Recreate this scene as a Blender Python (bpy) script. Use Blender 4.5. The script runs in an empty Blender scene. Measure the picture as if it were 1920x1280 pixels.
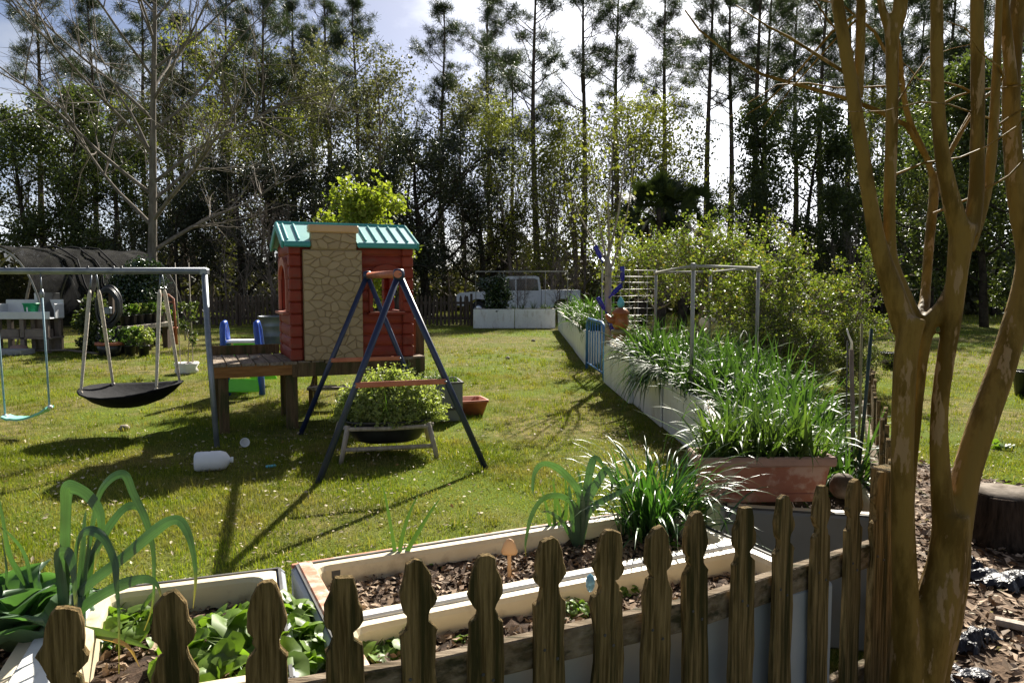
import bpy, math, random
import numpy as np
from mathutils import Vector, Matrix, Euler

# ------------------------------------------------------------------ camera, sky, sun, exposure
SC = bpy.context.scene
COL = SC.collection
R = math.radians
CAM_H, FPX = 1.6, 1400.0
PITCH = math.atan(110.0 / FPX)
cam_data = bpy.data.cameras.new('camera')
cam = bpy.data.objects.new('camera', cam_data)
COL.objects.link(cam)
cam.location = (0, 0, CAM_H)
cam.rotation_euler = (math.pi / 2 - PITCH, 0, 0)
cam_data.sensor_width = 36.0
cam_data.lens = 36.0 * FPX / 1920.0
cam_data.clip_start = 0.05
cam_data.clip_end = 3000
SC.camera = cam

SUN_EL, SUN_AZ = R(36.2), R(17.0)          # azimuth measured from +Y towards +X
world = bpy.data.worlds.new('World')
SC.world = world
world.use_nodes = True
nt = world.node_tree
nt.nodes.clear()
wo = nt.nodes.new('ShaderNodeOutputWorld')
bg = nt.nodes.new('ShaderNodeBackground')
sky = nt.nodes.new('ShaderNodeTexSky')
sky.sky_type = 'NISHITA'
sky.sun_disc = False
sky.sun_elevation = SUN_EL
sky.sun_rotation = SUN_AZ
sky.air_density = 0.5
sky.dust_density = 1.2
sky.ozone_density = 1.2
tc = nt.nodes.new('ShaderNodeTexCoord')
mp = nt.nodes.new('ShaderNodeMapping')
mp.inputs['Scale'].default_value = (1.0, 1.0, 2.6)
mp.inputs['Location'].default_value = (0.35, 0.1, 0.2)
nz = nt.nodes.new('ShaderNodeTexNoise')
nz.inputs['Scale'].default_value = 2.6
nz.inputs['Detail'].default_value = 8
nz.inputs['Roughness'].default_value = 0.55
rp = nt.nodes.new('ShaderNodeValToRGB')
rp.color_ramp.elements[0].position = 0.43
rp.color_ramp.elements[1].position = 0.64
mx = nt.nodes.new('ShaderNodeMixRGB')
bw_ = nt.nodes.new('ShaderNodeRGBToBW')
mc = nt.nodes.new('ShaderNodeMixRGB'); mc.blend_type = 'MULTIPLY'; mc.inputs[0].default_value = 1.0
mc.inputs[2].default_value = (2.0, 2.06, 2.15, 1)
nt.links.new(tc.outputs['Generated'], mp.inputs['Vector'])
nt.links.new(mp.outputs[0], nz.inputs['Vector'])
nt.links.new(nz.outputs['Fac'], rp.inputs[0])
nt.links.new(rp.outputs[0], mx.inputs[0])
nt.links.new(sky.outputs[0], mx.inputs[1])
nt.links.new(sky.outputs[0], bw_.inputs[0])
nt.links.new(bw_.outputs[0], mc.inputs[1])
nt.links.new(mc.outputs[0], mx.inputs[2])
nt.links.new(mx.outputs[0], bg.inputs['Color'])
bg.inputs['Strength'].default_value = 0.05
nt.links.new(bg.outputs[0], wo.inputs['Surface'])

sun_data = bpy.data.lights.new('sun', 'SUN')
sun_data.energy = 5.0
sun_data.angle = R(0.55)
sun_data.color = (1.0, 0.94, 0.83)
sun = bpy.data.objects.new('sun', sun_data)
COL.objects.link(sun)
SUN_DIR = Vector((math.sin(SUN_AZ) * math.cos(SUN_EL), math.cos(SUN_AZ) * math.cos(SUN_EL), math.sin(SUN_EL)))
sun.rotation_euler = (-SUN_DIR).to_track_quat('-Z', 'Y').to_euler()
sun.location = (10, 30, 30)

vs = SC.view_settings
vs.view_transform = 'Standard'
vs.look = 'None'
vs.exposure = 1.4
vs.gamma = 1.0
vs.use_curve_mapping = False
SC.cycles.use_denoising = True
SC.cycles.max_bounces = 8
SC.cycles.transparent_max_bounces = 12

# ------------------------------------------------------------------ pixel helpers (photograph pixel -> place in the yard)
def ray(px, py):
    a = (px - 960.0) / FPX
    b = -(py - 640.0) / FPX
    return Vector((a, math.cos(PITCH) + b * math.sin(PITCH), -math.sin(PITCH) + b * math.cos(PITCH)))
def W(px, py, Y):                      # point at depth Y
    d = ray(px, py)
    t = Y / d.y
    return Vector((d.x * t, Y, CAM_H + d.z * t))
def G(px, py, h=0.0):                  # point at height h
    d = ray(px, py)
    t = (h - CAM_H) / d.z
    return Vector((d.x * t, d.y * t, h))

# ------------------------------------------------------------------ materials
MATS = {}
def _mat(name):
    m = bpy.data.materials.new(name)
    m.use_nodes = True
    m.node_tree.nodes.clear()
    MATS[name] = m
    return m, m.node_tree
def rgba(c): return (c[0], c[1], c[2], 1)
def solid(name, c1, c2=None, scale=6.0, rough=0.6, bump=0.0, stretch=(1, 1, 1), detail=6, lo=0.35, hi=0.65,
          c3=None, scale3=2.0, lo3=0.5, hi3=0.62, metal=0.0, spec=0.5, island=0.0, bscale=None, trans=0.0, emission=None):
    m, t = _mat(name)
    N, L = t.nodes.new, t.links.new
    out = N('ShaderNodeOutputMaterial')
    p = N('ShaderNodeBsdfPrincipled')
    L(p.outputs[0], out.inputs[0])
    p.inputs['Roughness'].default_value = rough
    p.inputs['Metallic'].default_value = metal
    p.inputs['Specular IOR Level'].default_value = spec
    if trans: p.inputs['Transmission Weight'].default_value = trans
    if c2 is None:
        p.inputs['Base Color'].default_value = rgba(c1)
        return m
    co = N('ShaderNodeTexCoord')
    ma = N('ShaderNodeMapping')
    ma.inputs['Scale'].default_value = stretch
    L(co.outputs['Object'], ma.inputs[0])
    oi = N('ShaderNodeObjectInfo')
    cb = N('ShaderNodeCombineXYZ')
    ml = N('ShaderNodeMath'); ml.operation = 'MULTIPLY'; ml.inputs[1].default_value = 37.0
    L(oi.outputs['Random'], ml.inputs[0])
    for i in range(3): L(ml.outputs[0], cb.inputs[i])
    L(cb.outputs[0], ma.inputs['Location'])
    n1 = N('ShaderNodeTexNoise')
    n1.inputs['Scale'].default_value = scale
    n1.inputs['Detail'].default_value = detail
    n1.inputs['Roughness'].default_value = 0.62
    L(ma.outputs[0], n1.inputs['Vector'])
    r1 = N('ShaderNodeValToRGB')
    r1.color_ramp.elements[0].position = lo
    r1.color_ramp.elements[1].position = hi
    r1.color_ramp.elements[0].color = rgba(c1)
    r1.color_ramp.elements[1].color = rgba(c2)
    L(n1.outputs['Fac'], r1.inputs[0])
    col = r1.outputs[0]
    if c3 is not None:
        n3 = N('ShaderNodeTexNoise')
        n3.inputs['Scale'].default_value = scale3
        n3.inputs['Detail'].default_value = 7
        n3.inputs['Roughness'].default_value = 0.6
        L(ma.outputs[0], n3.inputs['Vector'])
        r3 = N('ShaderNodeValToRGB')
        r3.color_ramp.elements[0].position = lo3
        r3.color_ramp.elements[1].position = hi3
        L(n3.outputs['Fac'], r3.inputs[0])
        mm = N('ShaderNodeMixRGB')
        L(r3.outputs[0], mm.inputs[0]); L(col, mm.inputs[1]); mm.inputs[2].default_value = rgba(c3)
        col = mm.outputs[0]
    if island:
        ge = N('ShaderNodeNewGeometry')
        hs = N('ShaderNodeHueSaturation')
        mr = N('ShaderNodeMapRange')
        mr.inputs['To Min'].default_value = 1 - island
        mr.inputs['To Max'].default_value = 1 + island
        L(ge.outputs['Random Per Island'], mr.inputs[0]); L(mr.outputs[0], hs.inputs['Value']); L(col, hs.inputs['Color'])
        col = hs.outputs[0]
    L(col, p.inputs['Base Color'])
    if bump:
        bm = N('ShaderNodeBump')
        bm.inputs['Strength'].default_value = min(1.0, bump)
        bm.inputs['Distance'].default_value = 0.02
        if bscale:
            nb = N('ShaderNodeTexNoise'); nb.inputs['Scale'].default_value = bscale; nb.inputs['Detail'].default_value = 5
            L(ma.outputs[0], nb.inputs['Vector']); L(nb.outputs['Fac'], bm.inputs['Height'])
        else:
            L(n1.outputs['Fac'], bm.inputs['Height'])
        L(bm.outputs[0], p.inputs['Normal'])
    return m

def leaf(name, c1, c2, c3=None, trans=0.4, rough=0.5, spec=0.35, tint=(1.25, 1.35, 0.55), patch=0.0, veins=False, straw=None):
    """foliage: reflective face and light coming through, colour varied leaf by leaf"""
    m, t = _mat(name)
    N, L = t.nodes.new, t.links.new
    out = N('ShaderNodeOutputMaterial')
    p = N('ShaderNodeBsdfPrincipled')
    p.inputs['Roughness'].default_value = rough
    p.inputs['Specular IOR Level'].default_value = spec
    tr = N('ShaderNodeBsdfTranslucent')
    ge = N('ShaderNodeNewGeometry')
    r1 = N('ShaderNodeValToRGB')
    r1.color_ramp.elements[0].color = rgba(c1)
    r1.color_ramp.elements[1].color = rgba(c2)
    if c3 is not None:
        e = r1.color_ramp.elements.new(0.93); e.color = rgba(c2)
        r1.color_ramp.elements[2].position = 0.97
        r1.color_ramp.elements[2].color = rgba(c3)
    L(ge.outputs['Random Per Island'], r1.inputs[0])
    col = r1.outputs[0]
    if patch:
        co = N('ShaderNodeTexCoord')
        n3 = N('ShaderNodeTexNoise'); n3.inputs['Scale'].default_value = patch; n3.inputs['Detail'].default_value = 5
        L(co.outputs['Object'], n3.inputs['Vector'])
        mr = N('ShaderNodeMapRange'); mr.inputs['From Min'].default_value = 0.3; mr.inputs['From Max'].default_value = 0.7
        mr.inputs['To Min'].default_value = 0.6; mr.inputs['To Max'].default_value = 1.3
        hs = N('ShaderNodeHueSaturation')
        L(n3.outputs['Fac'], mr.inputs[0]); L(mr.outputs[0], hs.inputs['Value']); L(col, hs.inputs['Color'])
        col = hs.outputs[0]
    if straw:
        ns = N('ShaderNodeTexNoise'); ns.inputs['Scale'].default_value = 1.25; ns.inputs['Detail'].default_value = 9; ns.inputs['Roughness'].default_value = 0.65
        L(co.outputs['Object'], ns.inputs['Vector'])
        ms2 = N('ShaderNodeMapRange'); ms2.inputs['From Min'].default_value = 0.46; ms2.inputs['From Max'].default_value = 0.62; ms2.inputs['To Max'].default_value = 0.75
        mx2 = N('ShaderNodeMixRGB'); mx2.inputs[2].default_value = rgba(straw)
        L(ns.outputs['Fac'], ms2.inputs[0]); L(ms2.outputs[0], mx2.inputs[0]); L(col, mx2.inputs[1]); col = mx2.outputs[0]
    if veins:
        uv = N('ShaderNodeTexCoord'); sp = N('ShaderNodeSeparateXYZ'); L(uv.outputs['UV'], sp.inputs[0])
        mv = N('ShaderNodeMapping'); mv.inputs['Scale'].default_value = (26, 0.7, 1); L(uv.outputs['UV'], mv.inputs[0])
        nv_ = N('ShaderNodeTexNoise'); nv_.inputs['Scale'].default_value = 1.0; nv_.inputs['Detail'].default_value = 3; L(mv.outputs[0], nv_.inputs['Vector'])
        mr2 = N('ShaderNodeMapRange'); mr2.inputs['From Min'].default_value = 0.3; mr2.inputs['From Max'].default_value = 0.7; mr2.inputs['To Min'].default_value = 0.62; mr2.inputs['To Max'].default_value = 1.35
        hv = N('ShaderNodeHueSaturation'); L(nv_.outputs['Fac'], mr2.inputs[0]); L(mr2.outputs[0], hv.inputs['Value']); L(col, hv.inputs['Color'])
        tp2 = N('ShaderNodeMapRange'); tp2.inputs['From Min'].default_value = 0.86; tp2.inputs['From Max'].default_value = 1.0; L(sp.outputs['Y'], tp2.inputs[0])
        mt = N('ShaderNodeMixRGB'); mt.inputs[2].default_value = (0.30, 0.22, 0.08, 1); L(tp2.outputs[0], mt.inputs[0]); L(hv.outputs[0], mt.inputs[1])
        col = mt.outputs[0]
        bv = N('ShaderNodeBump'); bv.inputs['Strength'].default_value = 0.35; bv.inputs['Distance'].default_value = 0.004; L(nv_.outputs['Fac'], bv.inputs['Height']); L(bv.outputs[0], p.inputs['Normal'])
    L(col, p.inputs['Base Color'])
    mm = N('ShaderNodeMixRGB'); mm.blend_type = 'MULTIPLY'; mm.inputs[0].default_value = 1.0
    mm.inputs[2].default_value = rgba(tint)
    L(col, mm.inputs[1]); L(mm.outputs[0], tr.inputs['Color'])
    ms = N('ShaderNodeMixShader'); ms.inputs[0].default_value = trans
    L(p.outputs[0], ms.inputs[1]); L(tr.outputs[0], ms.inputs[2]); L(ms.outputs[0], out.inputs[0])
    return m

# foliage
leaf('grass', (0.085, 0.138, 0.010), (0.275, 0.285, 0.036), (0.42, 0.34, 0.13), trans=0.38, rough=0.5, spec=0.12, tint=(1.2, 1.3, 0.5), patch=0.9, straw=(0.285, 0.225, 0.095))
leaf('onion', (0.030, 0.064, 0.021), (0.070, 0.116, 0.042), None, trans=0.30, rough=0.45, spec=0.22, tint=(1.6, 1.9, 0.5))
leaf('leek', (0.036, 0.082, 0.048), (0.058, 0.112, 0.058), trans=0.20, rough=0.38, spec=0.6, tint=(1.8, 2.1, 0.5), patch=9, veins=True)
leaf('dryleaf', (0.38, 0.24, 0.10), (0.45, 0.28, 0.10), trans=0.3, rough=0.6)
leaf('lilyturf', (0.030, 0.085, 0.022), (0.060, 0.130, 0.035), trans=0.25, rough=0.36, spec=0.6, tint=(1.6, 1.9, 0.5))
leaf('chive', (0.042, 0.086, 0.020), (0.098, 0.150, 0.036), trans=0.36, rough=0.42, spec=0.4)
leaf('herb', (0.200, 0.245, 0.080), (0.370, 0.400, 0.160), trans=0.45, rough=0.5)
leaf('broad', (0.070, 0.150, 0.020), (0.190, 0.285, 0.042), trans=0.45, rough=0.45, spec=0.4, patch=12)
leaf('cabbage', (0.070, 0.130, 0.075), (0.110, 0.170, 0.095), trans=0.3, rough=0.4, spec=0.5, tint=(1.3, 1.9, 0.5))
leaf('lime_tree', (0.150, 0.200, 0.026), (0.290, 0.310, 0.060), trans=0.5, rough=0.5)
leaf('shrub', (0.080, 0.125, 0.022), (0.210, 0.235, 0.050), (0.26, 0.20, 0.06), trans=0.42, rough=0.45, spec=0.3, patch=0.8)
leaf('pine_needle', (0.030, 0.045, 0.025), (0.060, 0.080, 0.035), trans=0.25, rough=0.5, tint=(1.2, 1.3, 0.6))
leaf('oak_leaf', (0.022, 0.030, 0.016), (0.050, 0.058, 0.026), trans=0.22, rough=0.4, spec=0.5, patch=0.4)
leaf('spring_leaf', (0.100, 0.115, 0.028), (0.190, 0.190, 0.050), trans=0.45, rough=0.5, patch=0.35)
leaf('grey_leaf', (0.090, 0.090, 0.055), (0.150, 0.145, 0.080), trans=0.35, rough=0.55, patch=0.4)
leaf('evergreen_leaf', (0.045, 0.065, 0.022), (0.110, 0.135, 0.040), trans=0.36, rough=0.4, spec=0.5, patch=0.5)
leaf('camellia_leaf', (0.020, 0.040, 0.016), (0.045, 0.075, 0.024), trans=0.15, rough=0.22, spec=1.0)
leaf('under_leaf', (0.045, 0.048, 0.024), (0.120, 0.110, 0.050), trans=0.3, rough=0.5, patch=0.15)
leaf('palm_leaf', (0.025, 0.038, 0.015), (0.050, 0.066, 0.025), trans=0.2, rough=0.6, spec=0.15)
leaf('moss', (0.16, 0.15, 0.11), (0.24, 0.22, 0.17), trans=0.4, rough=0.8)
leaf('seedling', (0.10, 0.20, 0.03), (0.16, 0.27, 0.05), trans=0.4, rough=0.4)
leaf('litter', (0.42, 0.34, 0.22), (0.62, 0.54, 0.40), (0.32, 0.15, 0.06), trans=0.15, rough=0.7)
solid('chip', (0.12, 0.072, 0.042), (0.34, 0.25, 0.17), scale=9, rough=0.75, island=0.55, spec=0.20)
solid('soil', (0.025, 0.017, 0.012), (0.075, 0.048, 0.032), scale=24, rough=0.9, bump=0.8, spec=0.10)
# ground
solid('lawn', (0.060, 0.075, 0.014), (0.230, 0.185, 0.080), scale=7, detail=15, rough=0.95, bump=1.0, bscale=70, c3=(0.100, 0.140, 0.018), scale3=0.55, lo3=0.42, hi3=0.60, spec=0.04)
solid('mulch', (0.045, 0.028, 0.018), (0.17, 0.115, 0.075), scale=28, rough=0.9, bump=0.9, spec=0.10)
solid('concrete', (0.32, 0.31, 0.29), (0.42, 0.41, 0.39), scale=6, rough=0.9, bump=0.2)
# timber
solid('fence_wood', (0.095, 0.064, 0.024), (0.300, 0.210, 0.095), scale=5, stretch=(24, 24, 1.1), rough=0.92, bump=1.0, c3=(0.055, 0.047, 0.018), scale3=1.5, lo3=0.50, hi3=0.62, lo=0.36, hi=0.64, spec=0.08)
solid('rail_wood', (0.105, 0.075, 0.045), (0.25, 0.20, 0.145), scale=7, stretch=(1, 5, 5), rough=0.9, bump=0.8, c3=(0.05, 0.045, 0.025), scale3=5, spec=0.10)
solid('old_fence', (0.050, 0.036, 0.026), (0.13, 0.10, 0.08), scale=4, stretch=(4, 4, 0.6), rough=0.9, spec=0.10)
solid('deck_wood', (0.17, 0.125, 0.085), (0.31, 0.25, 0.19), scale=6, stretch=(6, 0.7, 6), rough=0.85, bump=0.5, spec=0.15)
solid('joist_wood', (0.22, 0.095, 0.030), (0.33, 0.16, 0.055), scale=6, stretch=(0.8, 6, 6), rough=0.8, bump=0.4, spec=0.15)
solid('post_wood', (0.085, 0.055, 0.030), (0.185, 0.125, 0.065), scale=6, stretch=(6, 6, 0.6), rough=0.85, bump=0.6, c3=(0.06, 0.06, 0.025), scale3=3, spec=0.10)
solid('grey_wood', (0.24, 0.20, 0.16), (0.42, 0.36, 0.29), scale=7, stretch=(4, 4, 0.8), rough=0.85, bump=0.5)
# bark
solid('myrtle_bark', (0.105, 0.062, 0.010), (0.205, 0.128, 0.030), scale=9, stretch=(1.6, 1.6, 0.42), rough=0.66, bump=0.35, c3=(0.29, 0.190, 0.095), scale3=13, lo3=0.585, hi3=0.612, lo=0.42, hi=0.56, bscale=34, spec=0.15)
solid('pine_bark', (0.055, 0.045, 0.038), (0.125, 0.095, 0.075), scale=8, stretch=(2, 2, 0.5), rough=0.95, bump=0.6, spec=0.05)
solid('grey_bark', (0.10, 0.085, 0.070), (0.21, 0.185, 0.155), scale=5, stretch=(1.5, 1.5, 0.5), rough=0.9, bump=0.3, spec=0.10)
solid('dark_bark', (0.030, 0.024, 0.019), (0.075, 0.060, 0.048), scale=6, rough=0.95, spec=0.05)
solid('twig', (0.13, 0.10, 0.08), (0.24, 0.20, 0.17), scale=6, rough=0.9, spec=0.10)
# plastics, metals, enamel
solid('enamel', (0.66, 0.66, 0.63), (0.78, 0.78, 0.75), scale=2.5, rough=0.42, c3=(0.40, 0.35, 0.26), scale3=5.5, lo3=0.54, hi3=0.80, stretch=(1.5, 1.5, 0.6), bump=0.05)
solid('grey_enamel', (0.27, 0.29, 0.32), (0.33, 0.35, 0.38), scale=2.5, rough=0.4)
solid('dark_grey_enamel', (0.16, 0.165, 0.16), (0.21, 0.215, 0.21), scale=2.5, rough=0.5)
solid('liner', (0.60, 0.50, 0.33), (0.72, 0.63, 0.45), scale=3.0, rough=0.45, c3=(0.30, 0.21, 0.12), scale3=7, lo3=0.55, hi3=0.76, bump=0.05)
solid('rust_rim', (0.62, 0.55, 0.45), (0.42, 0.16, 0.08), scale=9, rough=0.7, lo=0.40, hi=0.54, detail=10)
solid('gasket', (0.035, 0.035, 0.035), (0.09, 0.085, 0.08), scale=10, rough=0.7)
solid('teal_plastic', (0.035, 0.270, 0.265), (0.055, 0.320, 0.310), scale=3, rough=0.42)
solid('sheen_teal', (0.20, 0.44, 0.43), (0.28, 0.52, 0.50), scale=2, rough=0.45)  # roof top: grazing sun sheen put into the colour, paler than the fascia teal
solid('mint_plastic', (0.17, 0.52, 0.42), (0.25, 0.60, 0.50), scale=4, rough=0.45)
solid('red_plastic', (0.205, 0.024, 0.011), (0.270, 0.042, 0.020), scale=2.5, rough=0.55, bump=0.05, stretch=(1, 1, 2), c3=(0.17, 0.055, 0.035), scale3=6, lo3=0.52, hi3=0.75, spec=0.30)
solid('pink_red_plastic', (0.40, 0.13, 0.085), (0.47, 0.18, 0.12), scale=3, rough=0.55)
solid('stone_plastic', (0.355, 0.255, 0.145), (0.425, 0.312, 0.185), scale=2.5, rough=0.6, bump=0.15, spec=0.25)
solid('stone_joint', (0.285, 0.205, 0.113), (0.335, 0.245, 0.14), scale=4, rough=0.7, spec=0.20)
solid('cap_plastic', (0.58, 0.34, 0.17), (0.64, 0.39, 0.20), scale=3, rough=0.5)
solid('navy_steel', (0.010, 0.018, 0.060), (0.018, 0.028, 0.080), scale=8, rough=0.4, spec=0.6)
solid('orange_steel', (0.42, 0.115, 0.055), (0.52, 0.17, 0.09), scale=6, rough=0.5)
solid('orange_rust', (0.40, 0.11, 0.05), (0.52, 0.19, 0.10), scale=8, rough=0.6)
solid('galvanised', (0.17, 0.19, 0.22), (0.27, 0.29, 0.32), scale=7, rough=0.42, metal=0.55)
solid('tank_steel', (0.12, 0.14, 0.17), (0.20, 0.22, 0.25), scale=3, rough=0.45, metal=0.5)
solid('pvc_pipe', (0.22, 0.21, 0.185), (0.36, 0.35, 0.32), scale=5, rough=0.5)
solid('wire', (0.33, 0.32, 0.30), (0.42, 0.40, 0.37), scale=5, rough=0.5, metal=0.3)
solid('black_fabric', (0.005, 0.005, 0.006), (0.013, 0.013, 0.015), scale=12, rough=0.85, bump=0.3, spec=0.15)
solid('black_plastic', (0.012, 0.012, 0.013), (0.030, 0.030, 0.032), scale=9, rough=0.35)
solid('black_sheet', (0.012, 0.012, 0.016), (0.030, 0.030, 0.036), scale=14, rough=0.36, bump=0.7, spec=0.25, bscale=30)
solid('rope', (0.46, 0.40, 0.32), (0.60, 0.54, 0.45), scale=30, rough=0.9, bump=0.5)
solid('blue_rope', (0.20, 0.34, 0.42), (0.32, 0.46, 0.52), scale=30, rough=0.7)
solid('blue_plastic', (0.020, 0.075, 0.42), (0.035, 0.11, 0.52), scale=5, rough=0.35)
solid('green_plastic', (0.11, 0.62, 0.025), (0.15, 0.70, 0.04), scale=4, rough=0.4)
solid('white_plastic', (0.72, 0.73, 0.75), (0.80, 0.81, 0.82), scale=5, rough=0.4)
solid('white_cloth', (0.62, 0.58, 0.55), (0.78, 0.75, 0.72), scale=7, rough=0.6)
solid('terracotta', (0.300, 0.120, 0.078), (0.400, 0.180, 0.120), scale=5, rough=0.75, c3=(0.48, 0.32, 0.25), scale3=9, lo3=0.50, hi3=0.60, bump=0.2, spec=0.25)
solid('terracotta_rim', (0.30, 0.185, 0.145), (0.40, 0.25, 0.20), scale=6, rough=0.8, bump=0.2)
solid('terracotta_red', (0.35, 0.10, 0.05), (0.46, 0.16, 0.09), scale=6, rough=0.7)
solid('gate_blue', (0.045, 0.150, 0.33), (0.065, 0.20, 0.40), scale=6, rough=0.45)
solid('white_paint', (0.66, 0.68, 0.70), (0.76, 0.77, 0.78), scale=3, rough=0.35)
solid('truck_glass', (0.012, 0.014, 0.018), (0.025, 0.028, 0.034), scale=3, rough=0.08, spec=0.8)
solid('tyre', (0.015, 0.015, 0.015), (0.03, 0.03, 0.03), scale=8, rough=0.85)
solid('chrome', (0.55, 0.56, 0.58), (0.62, 0.63, 0.65), scale=4, rough=0.2, metal=1.0)
solid('cobalt_glass', (0.015, 0.015, 0.33), (0.03, 0.03, 0.48), scale=4, rough=0.08, trans=0.35)
solid('sky_glass', (0.10, 0.36, 0.55), (0.30, 0.55, 0.70), scale=12, rough=0.08, trans=0.4)
solid('aqua_glaze', (0.10, 0.42, 0.50), (0.18, 0.52, 0.58), scale=6, rough=0.25)
solid('rust_glaze', (0.30, 0.085, 0.025), (0.42, 0.15, 0.04), scale=7, rough=0.45)
solid('olive_glaze', (0.20, 0.17, 0.07), (0.28, 0.24, 0.11), scale=7, rough=0.45)
solid('cream_glaze', (0.66, 0.56, 0.36), (0.74, 0.65, 0.46), scale=6, rough=0.5)
solid('sink_white', (0.60, 0.61, 0.62), (0.70, 0.71, 0.72), scale=3, rough=0.35)
solid('stall_wood', (0.16, 0.125, 0.10), (0.25, 0.20, 0.165), scale=5, rough=0.85)
solid('green_box', (0.02, 0.30, 0.13), (0.03, 0.36, 0.17), scale=6, rough=0.45)
solid('stump_bark', (0.020, 0.015, 0.011), (0.07, 0.05, 0.036), scale=8, stretch=(4, 4, 0.5), rough=0.95, bump=1.0, spec=0.05)
solid('stump_top', (0.07, 0.055, 0.04), (0.20, 0.17, 0.14), scale=9, rough=0.9, bump=0.6, spec=0.10)
solid('dark_stake', (0.010, 0.025, 0.020), (0.02, 0.045, 0.032), scale=9, rough=0.5)
solid('cloth_white_litter', (0.70, 0.70, 0.68), (0.82, 0.82, 0.80), scale=9, rough=0.6)

def shade_cloth():
    m, t = _mat('shade_cloth')
    N, L = t.nodes.new, t.links.new
    out = N('ShaderNodeOutputMaterial'); p = N('ShaderNodeBsdfPrincipled')
    p.inputs['Roughness'].default_value = 0.95; p.inputs['Specular IOR Level'].default_value = 0.05
    tr = N('ShaderNodeBsdfTransparent'); ms = N('ShaderNodeMixShader')
    co = N('ShaderNodeTexCoord'); n1 = N('ShaderNodeTexNoise'); n1.inputs['Scale'].default_value = 3.0
    n1.inputs['Detail'].default_value = 6
    r1 = N('ShaderNodeValToRGB'); r1.color_ramp.elements[0].color = (0.005, 0.005, 0.005, 1); r1.color_ramp.elements[1].color = (0.032, 0.031, 0.030, 1)
    r1.color_ramp.elements[0].position = 0.35; r1.color_ramp.elements[1].position = 0.7
    L(co.outputs['Object'], n1.inputs['Vector']); L(n1.outputs['Fac'], r1.inputs[0]); L(r1.outputs[0], p.inputs['Base Color'])
    ms.inputs[0].default_value = 0.78
    L(tr.outputs[0], ms.inputs[1]); L(p.outputs[0], ms.inputs[2]); L(ms.outputs[0], out.inputs[0])
shade_cloth()

# ------------------------------------------------------------------ object helpers
def link(o, parent=None):
    COL.objects.link(o)
    if parent is not None: o.parent = parent
    return o
def tag(o, label=None, cat=None, group=None, kind=None):
    if label: o['label'] = label
    if cat: o['category'] = cat
    if group: o['group'] = group
    if kind: o['kind'] = kind
    return o
def thing(name, label, cat, loc=(0, 0, 0), rz=0.0, group=None):
    o = bpy.data.objects.new(name, None)
    o.empty_display_size = 0.1
    o.location = loc
    o.rotation_euler = (0, 0, rz)
    link(o)
    return tag(o, label, cat, group)
def obj(name, mesh, parent=None, loc=None, rot=None, scale=None, mat=None):
    o = bpy.data.objects.new(name, mesh)
    if mat is not None and len(mesh.materials) == 0: mesh.materials.append(MATS[mat])
    if loc is not None: o.location = loc
    if rot is not None: o.rotation_euler = rot
    if scale is not None: o.scale = (scale,) * 3 if isinstance(scale, (int, float)) else scale
    return link(o, parent)
def children_of(o): return [c for c in bpy.data.objects if c.parent is o]
def copy_tree(o, kids, loc, rz=0.0, scale=1.0):
    c = o.copy(); COL.objects.link(c)
    c.location = loc; c.rotation_euler = (o.rotation_euler[0], o.rotation_euler[1], rz)
    c.scale = (scale,) * 3 if isinstance(scale, (int, float)) else scale
    for k in kids:
        d = k.copy(); COL.objects.link(d); d.parent = c
    return c

def np_mesh(name, V, F, mat=None, smooth=False):
    """V (n,3); F list of arrays each (m,k)"""
    if not isinstance(F, (list, tuple)): F = [F]
    me = bpy.data.meshes.new(name)
    V = np.asarray(V, np.float32)
    me.vertices.add(len(V)); me.vertices.foreach_set('co', V.ravel())
    idx = np.concatenate([f.ravel() for f in F]).astype(np.int32)
    tot = np.concatenate([np.full(len(f), f.shape[1], np.int32) for f in F])
    st = np.zeros(len(tot), np.int32); st[1:] = np.cumsum(tot)[:-1]
    me.loops.add(len(idx)); me.loops.foreach_set('vertex_index', idx)
    me.polygons.add(len(tot)); me.polygons.foreach_set('loop_start', st); me.polygons.foreach_set('loop_total', tot)
    me.polygons.foreach_set('use_smooth', np.full(len(tot), smooth, bool))
    me.update(calc_edges=True)
    if mat: me.materials.append(MATS[mat])
    return me

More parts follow.
